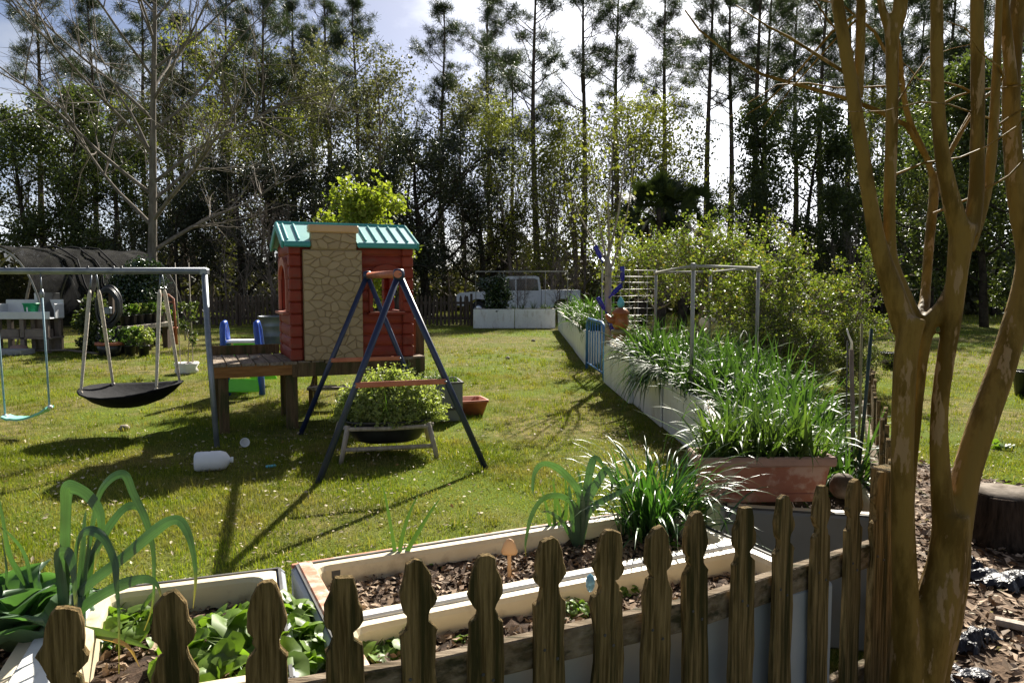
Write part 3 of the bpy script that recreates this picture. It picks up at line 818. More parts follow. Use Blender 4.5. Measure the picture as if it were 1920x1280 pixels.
limb(mb, [(1712, 1540), (1718, 1400), (1724, 1280), (1745, 1170), (1774, 1060), (1784, 960)], [150, 116, 98, 104, 82, 74], YT)
limb(mb, [(1755, 1540), (1765, 1400), (1752, 1280), (1772, 1170), (1788, 1060), (1790, 970)], [90, 74, 62, 70, 70, 64], YT + .03)
limb(mb, [(1700, 1540), (1700, 1300), (1698, 1130), (1693, 980), (1692, 850), (1695, 720), (1702, 640), (1712, 595)], [110, 78, 58, 51, 49, 49, 52, 58], YT - .02)
limb(mb, [(1774, 1010), (1764, 900), (1761, 780), (1772, 680), (1785, 600), (1796, 500), (1806, 420)], [56, 45, 37, 38, 40, 45, 56], YT)
limb(mb, [(1788, 1010), (1812, 890), (1847, 779), (1875, 700), (1899, 620), (1918, 545), (1926, 480), (1912, 400), (1902, 320), (1896, 200), (1900, 90), (1914, -40), (1930, -300)], [72, 60, 60, 58, 53, 48, 45, 41, 39, 37, 36, 33, 17], YT + .02, YT + .2)
limb(mb, [(1898, 160), (1888, 70), (1880, -20), (1870, -200)], [26, 24, 22, 14], YT + .1)
limb(mb, [(1700, 620), (1672, 540), (1647, 460), (1630, 370), (1616, 280), (1600, 180), (1583, 80), (1566, -20), (1530, -260)], [58, 46, 37, 33, 31, 30, 28, 27, 15], YT)
limb(mb, [(1608, 185), (1612, 110), (1614, 20), (1612, -140)], [24, 23, 22, 14], YT + .03)
limb(mb, [(1712, 600), (1690, 545), (1670, 480), (1668, 380), (1672, 250), (1673, 130), (1672, 60)], [44, 36, 30, 26, 27, 27, 30], YT + .03)
limb(mb, [(1672, 70), (1655, 20), (1640, -60)], [22, 18, 12], YT + .03)
limb(mb, [(1673, 70), (1682, 10), (1684, -100)], [22, 18, 12], YT + .03)
limb(mb, [(1674, 75), (1695, 20), (1702, -80)], [20, 17, 10], YT + .03)
limb(mb, [(1718, 600), (1732, 575), (1736, 540), (1742, 460), (1750, 380), (1753, 335)], [34, 26, 22, 22, 22, 26], YT + .06, YT + .3)
limb(mb, [(1753, 345), (1735, 290), (1705, 225), (1692, 160), (1684, 80), (1660, 20)], [18, 15, 15, 14, 12, 10], YT + .3)
limb(mb, [(1753, 340), (1790, 270), (1830, 200), (1870, 165)], [16, 14, 12, 9], YT + .3, YT + .45)
limb(mb, [(1702, 960), (1710, 840), (1720, 720), (1729, 650), (1742, 604), (1762, 580), (1780, 550), (1788, 520)], [26, 30, 33, 35, 36, 32, 29, 28], YT + .03)
limb(mb, [(1802, 440), (1780, 360), (1764, 270), (1757, 150), (1756, 0), (1745, -260)], [48, 37, 31, 28, 27, 15], YT)
limb(mb, [(1816, 440), (1830, 370), (1833, 250), (1833, 120), (1832, -10), (1840, -260)], [42, 33, 30, 29, 28, 15], YT + .02)
limb(mb, [(1812, 470), (1838, 400), (1856, 320), (1864, 220), (1868, 140), (1872, 30), (1880, -160)], [36, 27, 24, 22, 20, 17, 10], YT + .05)
me = remesh(mb.mesh('m'), .0075, 6, 'myrtle_bark')
my = thing('crape_myrtle', 'smooth tan-barked multi-stemmed tree standing beside the weathered picket fence', 'tree', (0, 0, 0))
obj('trunk', me, my)
tw = MB()
def pxtube(pts, r, Y, n=5):
    P = [W(x, y, Y + dy) for x, y, dy in pts]; tw.tube(P, taper(r, r * .35, len(P) - 1), n)
pxtube([(1740, 300, .30), (1700, 235, .30), (1640, 205, .33), (1585, 184, .36), (1500, 160, .4), (1430, 140, .45), (1370, 105, .5), (1310, 55, .55), (1285, 20, .6)], .010, YT)
pxtube([(1590, 140, 0), (1480, 70, .1), (1440, 50, .1), (1380, 10, .15)], .006, YT)
pxtube([(1602, 30, 0), (1560, 60, .1), (1500, 130, .2), (1440, 190, .3), (1400, 215, .3)], .005, YT)
pxtube([(1625, 20, 0), (1570, 70, .1), (1480, 170, .2), (1430, 240, .3)], .004, YT)
pxtube([(1690, 150, .3), (1640, 60, .3), (1580, 10, .35), (1500, -10, .4)], .007, YT)
r_ = np.random.default_rng(8)
for px, py in [(1600, 100), (1665, 220), (1757, 200), (1833, 180), (1865, 240), (1895, 260), (1690, 160), (1800, 250), (1870, 165), (1750, 400), (1672, 330)]:
    for k in range(1):
        p = np.array(W(px, py, YT + .1)); a = r_.uniform(0, 6.28)
        pts, d = wig_path(r_, p, (math.cos(a), math.sin(a), r_.uniform(.2, 1)), r_.uniform(.3, .7), 6, .22)
        tw.tube(pts, taper(.004, .0015, 6), 4, cap=False)
for px in (1530, 1612, 1640, 1684, 1745, 1840, 1880, 1930):          # canopy above the frame
    for k in range(5):
        p = np.array(W(px, -150, YT + .1)); a = r_.uniform(0, 6.28)
        pts, d = wig_path(r_, p, (math.cos(a) * .5, math.sin(a) * .5, 1), r_.uniform(.8, 1.6), 7, .14)
        tw.tube(pts, taper(.010, .002, 7), 4, cap=False)
tw.build('twigs', 'myrtle_bark', my)

# ================================================================== APPLIANCE BEDS (old refrigerators lying on their backs)
FOOT = []            # footprints kept free of grass
BEDS = {}
def rrect(x0, x1, y0, y1, r, n=4):
    P = []
    for cx, cy, a0 in ((x1 - r, y1 - r, 0), (x0 + r, y1 - r, 90), (x0 + r, y0 + r, 180), (x1 - r, y0 + r, 270)):
        for k in range(n + 1):
            a = R(a0 + 90 * k / n); P.append((cx + r * math.cos(a), cy + r * math.sin(a)))
    return P
def bed(name, label, origin, rz, L, Wd, H, comps, soil_z, liner='liner', group=None, rust=False, rim=0.04, shell='enamel'):
    """origin = near left corner; x along the length, y across"""
    t = thing(name, label, 'planter', (origin[0], origin[1], 0), rz, group)
    M = Matrix.Rotation(rz, 3, 'Z')
    FOOT.append([tuple((M @ Vector((x, y, 0)) + Vector((origin[0], origin[1], 0)))[:2]) for x, y in ((-.02, -.02), (L + .02, -.02), (L + .02, Wd + .02), (-.02, Wd + .02))])
    b = MB(); th = .03
    b.box((L / 2, th / 2, H / 2), (L, th, H - .004), bev=.012)
    b.box((L / 2, Wd - th / 2, H / 2), (L, th, H - .004), bev=.012)
    b.box((th / 2, Wd / 2, H / 2), (th, Wd - 2 * th, H - .006), bev=.01)
    b.box((L - th / 2, Wd / 2, H / 2), (th, Wd - 2 * th, H - .006), bev=.01)
    b.build('cabinet', shell, t)
    gk = MB()
    for a, c in (((.018, .018), (L - .018, .018)), ((.018, Wd - .018), (L - .018, Wd - .018)), ((.018, .018), (.018, Wd - .018)), ((L - .018, .018), (L - .018, Wd - .018))):
        gk.beam((a[0], a[1], H - .001), (c[0], c[1], H - .001), .009, .010)
    gk.build('gasket', 'gasket', t)
    if rust:
        rr = MB(); rr.box((.045, Wd / 2, H + .003), (.05, Wd - .03, .012), bev=.005)
        rr.box((L * .45, Wd - .008, H - .004), (L * .9, .022, .014), bev=.004); rr.build('rusty_edge', 'rust_rim', t)
    for (x0, x1, y0, y1) in comps:
        o = rrect(x0, x1, y0, y1, .006); i1 = rrect(x0 + rim, x1 - rim, y0 + rim, y1 - rim, .05)
        i2 = rrect(x0 + rim + .012, x1 - rim - .012, y0 + rim + .012, y1 - rim - .012, .05)
        z2 = soil_z - .03
        loops = [[(x, y, H - .002) for x, y in o], [(x, y, H + .004) for x, y in rrect(x0 + .008, x1 - .008, y0 + .008, y1 - .008, .012)], [(x, y, H + .004) for x, y in i1],
                 [(x, y, H - .012) for x, y in rrect(x0 + rim + .006, x1 - rim - .006, y0 + rim + .006, y1 - rim - .006, .05)], [(x, y, z2) for x, y in i2]]
        m = MB(); n = len(o); V = [p for l in loops for p in l]
        m.add(V, [(a * n + k, a * n + (k + 1) % n, (a + 1) * n + (k + 1) % n, (a + 1) * n + k) for a in range(4) for k in range(n)])
        lo_ = m.build('liner', liner, t)
        # soil: bumpy sheet
        rg = np.random.default_rng(int(abs(x0 * 91 + L * 17 + origin[0] * 77)) + 3)
        nx, ny = max(int((x1 - x0) / .045), 4), max(int((y1 - y0) / .045), 4)
        xs = np.linspace(x0 + rim * .8, x1 - rim * .8, nx); ys = np.linspace(y0 + rim * .8, y1 - rim * .8, ny)
        X, Yg = np.meshgrid(xs, ys); Z = soil_z + rg.normal(0, .008, X.shape) + .012 * np.sin(X * 9) * np.cos(Yg * 11)
        V = np.stack([X.ravel(), Yg.ravel(), Z.ravel()], 1); ii = np.arange(nx * ny).reshape(ny, nx)
        F = np.stack([ii[:-1, :-1].ravel(), ii[:-1, 1:].ravel(), ii[1:, 1:].ravel(), ii[1:, :-1].ravel()], 1)
        obj('soil', np_mesh('soil', V, F, 'soil', True), t)
    BEDS[label] = (t, M, Vector((origin[0], origin[1], 0)))
    return t
def chips_in(t, rects, z, n, seed, size=.022):
    r = np.random.default_rng(seed); P = []
    area = [max((b - a) * (d - c), .001) for a, b, c, d in rects]; tot = sum(area)
    for (a, b, c, d), ar in zip(rects, area):
        k = int(n * ar / tot)
        P.append(np.stack([r.uniform(a, b, k), r.uniform(c, d, k), z + r.uniform(0, .022, k)], 1))
    P = np.concatenate(P)
    V, F = cards(r, P, size * r.uniform(.4, 1.3, len(P)), 2.0, up=1.0, fold=.15)
    o = obj('wood_chips', np_mesh('wood_chips', V, F, 'chip'), t); tag(o, kind='stuff')

HB = .62
FL2, FR2 = G(545, 1058, HB), G(1245, 948, HB)
d2 = (FR2 - FL2); L2 = d2.length; rz2 = math.atan2(d2.y, d2.x); W2 = .92
per2 = Vector((-math.sin(rz2), math.cos(rz2), 0))
o2 = FL2 - per2 * W2
c2 = [(.03, L2 - .03, .40, W2 - .03), (.03, L2 - .03, .03, .38)]
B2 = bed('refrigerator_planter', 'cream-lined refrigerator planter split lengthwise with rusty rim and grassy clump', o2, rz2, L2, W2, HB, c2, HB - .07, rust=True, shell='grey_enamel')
chips_in(B2, [(.09, L2 - .09, .46, W2 - .09), (.09, L2 - .09, .09, .32)], HB - .073, 5200, 5, .017)
m = MB(); m.box((.14, W2 - .0755, HB - .035), (.03, .006, .035)); m.build('vent_hole', 'gasket', B2)
dv = MB(); dv.box((L2 / 2, .39, HB + .006), (L2 - .1, .03, .018), bev=.006); dv.build('divider', 'enamel', B2)
FR1 = G(522, 1062, HB); FA1 = G(60, 1104, HB)
d1 = FR1 - FA1; rz1 = R(19.5); u1 = Vector((math.cos(rz1), math.sin(rz1), 0)); per1 = Vector((-math.sin(rz1), math.cos(rz1), 0))
L1, W1 = 1.66, .80
o1 = FR1 + u1 * .02 - u1 * L1 - per1 * W1
dx = L1 - .62
c1 = [(.03, dx - .05, .03, W1 - .03), (dx + .05, L1 - .03, .03, W1 - .03)]
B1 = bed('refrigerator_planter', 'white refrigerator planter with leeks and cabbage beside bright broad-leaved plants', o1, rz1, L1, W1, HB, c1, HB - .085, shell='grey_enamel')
chips_in(B1, [(.09, dx - .11, .09, W1 - .09), (dx + .11, L1 - .09, .09, W1 - .09)], HB - .088, 3600, 6, .017)
dv = MB(); dv.box((dx, W1 / 2, HB + .004), (.11, W1 - .06, .016), bev=.006); dv.build('divider', 'enamel', B1)

# ---- long row on the right
row = [((.93, 3.26), (1.30, 4.88)), ((1.32, 4.92), (1.68, 6.50)), ((1.70, 6.54), (1.66, 8.12)), ((1.64, 8.16), (1.60, 9.72)), ((1.54, 9.78), (1.47, 11.9))]
LBL = ['white refrigerator planter carrying the long terracotta trough', 'white refrigerator planter full of onion greens behind the terracotta trough',
       'white refrigerator planter with onion leaves hanging down its side', 'white refrigerator planter between the hanging onion leaves and the pottery totem', 'tall-fronted white refrigerator planter holding the pottery totem']
ROWB = []
for i, (a, b) in enumerate(row):
    a = Vector((*a, 0)); b = Vector((*b, 0)); d = b - a; L = d.length; rz = math.atan2(d.y, d.x)
    wd = [.74, .86, .9, .9, .8][i]
    yv = Vector((-math.sin(rz), math.cos(rz), 0))          # points left
    H = [.60, .58, .56, .56, .66][i]
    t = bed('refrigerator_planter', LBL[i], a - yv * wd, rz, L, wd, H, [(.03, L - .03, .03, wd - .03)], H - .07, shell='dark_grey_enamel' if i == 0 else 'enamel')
    ROWB.append((t, a - yv * wd, rz, L, wd, H))
far = [((1.42, 14.5), (1.45, 17.2)), ((1.46, 17.25), (1.50, 19.9)), ((1.50, 19.95), (1.53, 22.6)), ((1.53, 22.65), (1.56, 25.3))]
FARB = []
for i, (a, b) in enumerate(far):
    a = Vector((*a, 0)); b = Vector((*b, 0)); d = b - a; L = d.length; rz = math.atan2(d.y, d.x); yv = Vector((-math.sin(rz), math.cos(rz), 0))
    t = bed('refrigerator_planter', 'weathered white refrigerator planter in the row beyond the blue gate', a - yv * .8, rz, L, .8, .66, [(.03, L - .03, .03, .77)], .6, group='refrigerator planters beyond the blue gate')
    FARB.append((t, a - yv * .8, rz, L, .8, .66))
for i in range(2):
    p = G([888, 968][i], 613, 0); q = G([966, 1046][i], 616, 0); q.y = p.y = 26.2; d = q - p; L = 1.44 if i == 0 else 1.42
    p.x = [-1.36, .10][i]
    t = bed('refrigerator_planter', ['white refrigerator planter under the dark bush at the end of the lawn', 'scuffed white refrigerator planter closing the corner at the end of the lawn'][i], (p.x, 26.2), 0, L, .8, .68, [(.03, L - .03, .03, .77)], .62)
    FARB.append((t, p, 0, L, .8, .68))

# ================================================================== FOREGROUND PICKET FENCE
PK_Z = .95
prof0 = [(.012, 0), (.021, -.007), (.031, -.035), (.039, -.065), (.0435, -.085), (.0435, -.097), (.038, -.112), (.029, -.124), (.0255, -.135), (.0265, -.147), (.034, -.160), (.043, -.170), (.0445, -.185)]
def picket_mesh(seed, H=.95, wear=1.0):
    r = random.Random(seed); left, right = [], []
    pr = prof0 + [(.0445, -.185 - (H - .215) * k / 9) for k in range(1, 10)]
    for hw, z in pr:
        left.append((-hw + r.gauss(0, .0016) * wear, H + z + r.gauss(0, .001) * wear)); right.append((hw + r.gauss(0, .0016) * wear, H + z + r.gauss(0, .001) * wear))
    m = MB(); th = .019; n = len(pr); V = []
    for i in range(n):
        lx, lz = left[i]; rx, rzz = right[i]
        V += [(lx + .003, -th / 2, lz), (rx - .003, -th / 2, rzz), (rx, -th / 2 + .004, rzz), (rx, th / 2, rzz), (lx, th / 2, lz), (lx, -th / 2 + .004, lz)]
    F = [tuple(range(6))[::-1], tuple((n - 1) * 6 + k for k in range(6))]
    for i in range(n - 1):
        for k in range(6):
            F.append((i * 6 + k, i * 6 + (k + 1) % 6, (i + 1) * 6 + (k + 1) % 6, (i + 1) * 6 + k))
    m.add(V, [f[::-1] for f in F]); return m.mesh('picket', 'fence_wood')
PKS = [picket_mesh(s, wear=w) for s, w in enumerate((1.4, 2.4, 1.2, 3.0, 1.8, 2.0, 2.6))]
NAIL = MB().lathe([(.0035, 0), (.0045, .0015), (.003, .003)], 8).mesh('nail', 'gasket')
fence = thing('picket_fence', 'mossy weathered wooden picket fence with carved tops in front of the planters', 'fence', (0, 0, 0))
pk = [(-150, 1172), (110, 1140), (330, 1103), (495, 1088), (650, 1070), (785, 1052), (915, 1035), (1030, 1015), (1135, 995), (1230, 982), (1315, 965), (1395, 948), (1475, 930), (1545, 912), (1605, 897), (1655, 884)]
PP = [G(x, y, PK_Z) for x, y in pk]
rf = random.Random(3)
for i, p in enumerate(PP):
    a, b = PP[max(i - 1, 0)], PP[min(i + 1, len(PP) - 1)]
    ang = math.atan2(b.y - a.y, b.x - a.x)
    pko = obj('picket', PKS[i * 3 % 7], fence, (p.x, p.y, rf.gauss(0, .004)), (rf.gauss(0, .006), max(-.012, min(.012, rf.gauss(0, .007))), ang + rf.gauss(0, .04)))
    for nx_, nz_ in ((-.018, .668), (.016, .640)): obj('nail', NAIL, pko, (nx_ + rf.gauss(0, .004), -.0098, nz_ + rf.gauss(0, .005)), (R(90), 0, 0))
def rail(par, pts, z, w=.035, h=.085, mat='rail_wood', off=.03):
    for a, b in zip(pts[:-1], pts[1:]):
        d = (b - a).normalized(); n = Vector((-d.y, d.x, 0))
        mb = MB(); p, q = a + n * off, b + n * off
        mb.beam((p.x, p.y, z), (q.x, q.y, z), w, h, .004); mb.build('rail', mat, par)
rp2 = [PP[0], PP[5], PP[10], PP[15]]
rail(fence, rp2, .655); rail(fence, rp2, .22)
mb = MB(); q = PP[15] + Vector((.02, .05, 0)); mb.box((q.x + .05, q.y + .05, .47), (.085, .085, .94), (0, 0, .5), .005); mb.build('post', 'fence_wood', fence)
# ---- side run of the same fence, going away behind the tree
sfence = thing('picket_fence', 'short picket fence run going away between the mulch and the onion planters', 'fence', (0, 0, 0))
S0, S1 = Vector((1.44, 2.75, 0)), Vector((2.75, 5.7, 0)); ns = 19; SP = [S0 + (S1 - S0) * i / (ns - 1) for i in range(ns)]
ang = math.atan2(S1.y - S0.y, S1.x - S0.x)
for i, p in enumerate(SP):
    obj('picket', PKS[i * 3 % 7], sfence, (p.x, p.y, 0), (rf.gauss(0, .02), rf.gauss(0, .02), ang + rf.gauss(0, .03)))
rail(sfence, [S0, S1], .655); rail(sfence, [S0, S1], .22)
mb = MB(); q = G(1634, 970, .5); mb.box((1.62, 3.02, .43), (.07, .05, .86), (0, 0, .5), .004)
o = mb.build('grey_post', 'grey_wood'); tag(o, 'plain grey wooden post beside the terracotta trough', 'post')

# ---- blue glass bead on a picket
p = W(1107, 1092, 2.06)
mb = MB(); mb.lathe([(.0005, -.028), (.008, -.022), (.013, -.008), (.0135, .006), (.009, .02), (.0005, .027)], 14)
o = mb.build('glass_bead', 'sky_glass', None, (p.x, p.y, p.z)); tag(o, 'oval blue glass bead hung beside a fence picket', 'ornament')

# ================================================================== PLAYHOUSE on its deck
AL = R(23.9)
F0 = Vector((-2.41, 8.12, 0))
HZ = .75                                    # deck top
house = thing('playhouse', 'red plastic log cabin playhouse with tan stone chimney and teal roof', 'playhouse', F0, AL)
HW, HD, HT = 1.35, .90, 2.03
def unit_log(r):
    mb = MB(); n = 6; pr = [(-r * math.sin(math.pi * k / n) * .30, -r * math.cos(math.pi * k / n)) for k in range(n + 1)]
    pr = [(.012, -r)] + pr + [(.012, r)]
    V = [(0, y, z) for y, z in pr] + [(1, y, z) for y, z in pr]; m = len(pr)
    F = [(k, k + 1, m + k + 1, m + k)[::-1] for k in range(m - 1)] + [tuple(range(m)), tuple(range(2 * m - 1, m - 1, -1))]
    return mb.add(V, F).mesh('log', 'red_plastic')
NL = 10; lh = (HT - HZ) / NL; LOG = unit_log(lh / 2 - .004)
def wall(name, orient, length, openings, mat='red_plastic'):
    """log wall; orient -> (origin, rz); openings list (x0,x1,z0,z1)"""
    org, rz = orient
    w = MB()
    zs = sorted({HZ, HT, *[z for o in openings for z in o[2:4]]})
    for za, zb in zip(zs[:-1], zs[1:]):
        xs = [0]
        for o in openings:
            if o[2] <= za and o[3] >= zb: xs += [o[0], o[1]]
        xs.append(length)
        for k in range(0, len(xs), 2):
            if xs[k + 1] - xs[k] > .005: w.box(((xs[k] + xs[k + 1]) / 2, .03, (za + zb) / 2), (xs[k + 1] - xs[k], .034, zb - za))
    wo = w.build(name, mat, house, org, (0, 0, rz))
    for i in range(NL):
        zc = HZ + lh * (i + .5); segs = [(0.0, length)]
        for o in openings:
            if o[2] - lh * .3 < zc < o[3] + lh * .3:
                ns_ = []
                for a, b in segs:
                    if o[0] - .03 > a: ns_.append((a, min(b, o[0] - .03)))
                    if o[1] + .03 < b: ns_.append((max(a, o[1] + .03), b))
                segs = ns_
        for a, b in segs:
            if b - a > .02: obj('log', LOG, wo, (a, .012, zc), None, (b - a, 1, 1))
    return wo
win = (.905, 1.225, 1.27, 1.74)
wf = wall('wall', ((0, 0, 0), 0), HW, [win])
wall('wall', ((0, HD, 0), -math.pi / 2), HD, [(.14, .72, 1.28, 1.80)])
wall('wall', ((HW, HD, 0), math.pi), HW, [(.10, .62, HZ + .02, 1.78), (.8, 1.2, 1.25, 1.76)])
wall('wall', ((HW, 0, 0), math.pi / 2), HD, [(.2, .7, 1.27, 1.74)])
# arched window trim + sill
def arch_frame(par, x0, x1, z0, z1, y, mat, wd=.045, name='window_frame'):
    mb = MB(); cx = (x0 + x1) / 2; rad = (x1 - x0) / 2; n = 12; zc = z1 - rad * .55
    mb.box((x0 - wd / 2, y, (z0 + zc) / 2), (wd, .035, zc - z0), bev=.006); mb.box((x1 + wd / 2, y, (z0 + zc) / 2), (wd, .035, zc - z0), bev=.006)
    V = []; F = []
    for i in range(n + 1):
        a = math.pi * i / n
        for rr in (rad, rad + wd):
            sc = .55 if rr == rad else .75
            for yy in (y - .0185, y + .0185): V.append((cx + rr * math.cos(a), yy, zc + rr * sc * math.sin(a)))
    for i in range(n):
        b = i * 4; c = b + 4
        F += [(b, b + 2, c + 2, c), (b + 3, b + 1, c + 1, c + 3), (b + 2, b + 3, c + 3, c + 2), (b + 1, b, c, c + 1)]
    mb.add(V, F)
    # spandrel that fills the square corners above the arch
    for s in (-1, 1):
        pts = [(cx + s * rad, zc), (cx + s * rad, z1 + .02), (cx, z1 + .02)] + [(cx + s * rad * math.sin(R(k)), zc + rad * .55 * math.cos(R(k))) for k in (0, 18, 36, 54, 72, 90)]
        pts = pts if s > 0 else pts[::-1]
        mb.prism(pts[::-1], y - .010, y + .014)
    mb.box((cx, y - .02, z0 - .02), (x1 - x0 + .12, .075, .03), bev=.006)
    return mb.build(name, mat, par)
arch_frame(house, win[0], win[1], win[2], win[3], -.012, 'red_plastic')
sill = MB(); sill.box(((win[0] + win[1]) / 2, -.052, win[2] - .004), (.40, .03, .014), bev=.004); sill.build('window_sill', 'pink_red_plastic', house)
e = arch_frame(house, .14, .72, 1.28, 1.80, -.012, 'pink_red_plastic'); e.location = (0, HD, 0); e.rotation_euler = (0, 0, -math.pi / 2)
# corner logs stacked
def corner(x, y, w, d):
    c = MB()
    for i in range(NL):
        c.box((x, y, HZ + lh * (i + .5)), (w, d, lh - .003), bev=.013)
    c.build('corner_post', 'red_plastic', house)
corner(.055, .02, .13, .13); corner(HW - .04, .02, .13, .13); corner(.055, HD - .02, .13, .13); corner(HW - .04, HD - .02, .13, .13)
# chimney with stones
ch = MB(); cx0, cx1 = .135, .775; px0, px1 = .22, .715
ch.box(((cx0 + cx1) / 2, -.03, (HZ + 1.96) / 2), (cx1 - cx0, .09, 1.96 - HZ), bev=.008)
ch.box(((px0 + px1) / 2, -.03, 2.05), (px1 - px0, .10, .19), bev=.006)
cho = ch.build('chimney', 'stone_joint', house)
cap = MB(); cap.box(((px0 + px1) / 2, -.03, 2.185), (px1 - px0 + .05, .14, .085), bev=.014); cap.build('chimney_cap', 'cap_plastic', house)
def clip(poly, px, pz, nx, nz):
    out = []
    for i in range(len(poly)):
        a, b = poly[i], poly[(i + 1) % len(poly)]
        da = (a[0] - px) * nx + (a[1] - pz) * nz; db = (b[0] - px) * nx + (b[1] - pz) * nz
        if da <= 0: out.append(a)
        if (da < 0) != (db < 0):
            t = da / (da - db); out.append((a[0] + (b[0] - a[0]) * t, a[1] + (b[1] - a[1]) * t))
    return out
def stones(x0, x1, z0, z1, y, nx, nz, seed):
    r = random.Random(seed); S = []
    for i in range(nx):
        for j in range(nz):
            S.append((x0 + (i + .5 + r.uniform(-.46, .46) + .35 * (j % 2)) * (x1 - x0) / nx, z0 + (j + .5 + r.uniform(-.44, .44)) * (z1 - z0) / nz))
    AS = 1.55
    for k, s in enumerate(S):
        poly = [(x0 + .004, z0 + .004), (x1 - .004, z0 + .004), (x1 - .004, z1 - .004), (x0 + .004, z1 - .004)]
        for q, o in enumerate(S):
            if q == k: continue
            dx_, dz_ = (o[0] - s[0]), (o[1] - s[1])
            if abs(dx_) > .35 or abs(dz_) > .35: continue
            nx_, nz_ = dx_, dz_ * AS * AS
            l = math.hypot(nx_, nz_)
            mx_, mz_ = (s[0] + o[0]) / 2, (s[1] + o[1]) / 2
            poly = clip(poly, mx_ - nx_ / l * .0036, mz_ - nz_ / l * .0036, nx_, nz_)
            if len(poly) < 3: break
        if len(poly) < 3: continue
        cxp = sum(p[0] for p in poly) / len(poly); czp = sum(p[1] for p in poly) / len(poly)
        # soften corners
        P2 = []
        for i in range(len(poly)):
            a, b = poly[i], poly[(i + 1) % len(poly)]
            P2 += [(a[0] * .8 + b[0] * .2, a[1] * .8 + b[1] * .2), (a[0] * .2 + b[0] * .8, a[1] * .2 + b[1] * .8)]
        n = len(P2); dep = .009 + r.uniform(0, .005)
        V = [(x, y, z) for x, z in P2] + [(x, y - dep * .6, z) for x, z in P2] + [(cxp + (x - cxp) * .84, y - dep, czp + (z - czp) * .84) for x, z in P2]
        F = [tuple(range(2 * n, 3 * n))]
        for lv in (0, 1):
            for i in range(n):
                j = (i + 1) % n; F.append((lv * n + i, lv * n + j, (lv + 1) * n + j, (lv + 1) * n + i))
        mb = MB(); mb.add(V, F); mb.build('stone', 'stone_plastic', cho)
stones(cx0, cx1, HZ, 1.95, -.0745, 7, 13, 4)
stones(px0, px1, 1.965, 2.14, -.0795, 5, 2, 9)
# roof
RE0, RV0, RR, RV1 = 2.035, -.10, 2.275, HD / 2
rs = (RR - RE0) / (RV1 - RV0)
def rz_at(v): return RE0 + rs * (v - RV0) if v <= RV1 else RR - rs * (v - RV1)
def slab(mb, u0, u1, v0, v1, th=.035):
    A = [(u0, v0), (u1, v0), (u1, v1), (u0, v1)]
    V = [(u, v, rz_at(v)) for u, v in A] + [(u, v, rz_at(v) - th) for u, v in A]
    mb.add(V, [(0, 1, 2, 3), (7, 6, 5, 4), (0, 4, 5, 1), (1, 5, 6, 2), (2, 6, 7, 3), (3, 7, 4, 0)])
U0, U1 = -.065, HW + .055
rf_ = MB()
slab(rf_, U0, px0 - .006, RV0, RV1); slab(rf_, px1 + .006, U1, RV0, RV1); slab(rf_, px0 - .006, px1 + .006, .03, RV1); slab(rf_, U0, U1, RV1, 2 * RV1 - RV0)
roof = rf_.build('roof', 'sheen_teal', house)
fs = MB()
for a, b in ((U0, px0 - .008), (px1 + .008, U1)):
    fs.box(((a + b) / 2, RV0 - .006, RE0 - .022), (b - a, .03, .06), bev=.012)
fs.box(((U0 + U1) / 2, 2 * RV1 - RV0 + .006, RE0 - .022), (U1 - U0, .03, .06), bev=.012)
for u in (U0 - .012, U1 + .012):
    fs.beam((u, RV0, RE0 - .03), (u, RV1, RR - .03), .03, .085, .008); fs.beam((u, 2 * RV1 - RV0, RE0 - .03), (u, RV1, RR - .03), .03, .085, .008)
fs.box(((U0 + U1) / 2, RV1, RR + .004), (U1 - U0 + .04, .045, .03), bev=.012)
fs.build('fascia', 'teal_plastic', house)
for u in (-.02, .10, .83, .95, 1.07, 1.19, 1.31):
    for s in (0, 1):
        rb = MB(); va, vb = (RV0 + .05, RV1 - .05) if s == 0 else (2 * RV1 - RV0 - .05, RV1 + .05)
        rb.beam((u, va, rz_at(va) + .006), (u, vb, rz_at(vb) + .006), .022, .026, .006); rb.build('roof_rib', 'teal_plastic', roof)
gb = MB()                                           # gable infill
for u in (.0, HW - .03):
    gb.add([(u, .0, HT - .02), (u, HD, HT - .02), (u, HD / 2, RR - .04), (u + .03, .0, HT - .02), (u + .03, HD, HT - .02), (u + .03, HD / 2, RR - .04)], [(0, 2, 1), (3, 4, 5), (0, 1, 4, 3), (1, 2, 5, 4), (2, 0, 3, 5)])
gb.build('gable', 'red_plastic', house)
fl = MB(); fl.box((HW / 2, HD / 2, HZ + .012), (HW - .08, HD - .08, .015)); fl.build('floor', 'red_plastic', house)

# ---- deck under it
deck = thing('play_deck', 'raised wooden deck on stout posts carrying the playhouse', 'deck', F0, AL)
bw = .145
BRD = MB(); BRD.box((0, .50, HZ - .0185), (bw - .012, 1.12, .035), bev=.004); BRDm = BRD.mesh('deck_board', 'deck_wood')
for i in range(16):
    obj('deck_board', BRDm, deck, (-.74 + i * bw, rf.uniform(-.008, .008), rf.uniform(-.003, .001)), (0, 0, rf.gauss(0, .003)))
for nm, a, b, w_, h_ in (('joist', (-.80, -.03, .665), (.0, -.03, .665), .038, .13), ('joist', (.0, -.035, .652), (1.50, -.035, .652), .045, .155), ('joist', (-.80, 1.03, .665), (1.5, 1.03, .665), .038, .13),
                         ('joist', (-.79, .0, .665), (-.79, 1.0, .665), .038, .13), ('joist', (.0, .0, .66), (.0, 1.0, .66), .038, .14), ('joist', (1.47, .0, .66), (1.47, 1.0, .66), .038, .14)):
    mb = MB(); mb.beam(a, b, w_, h_, .004); mb.build(nm, 'joist_wood' if a[0] < -.5 and b[0] < .1 else 'post_wood', deck)
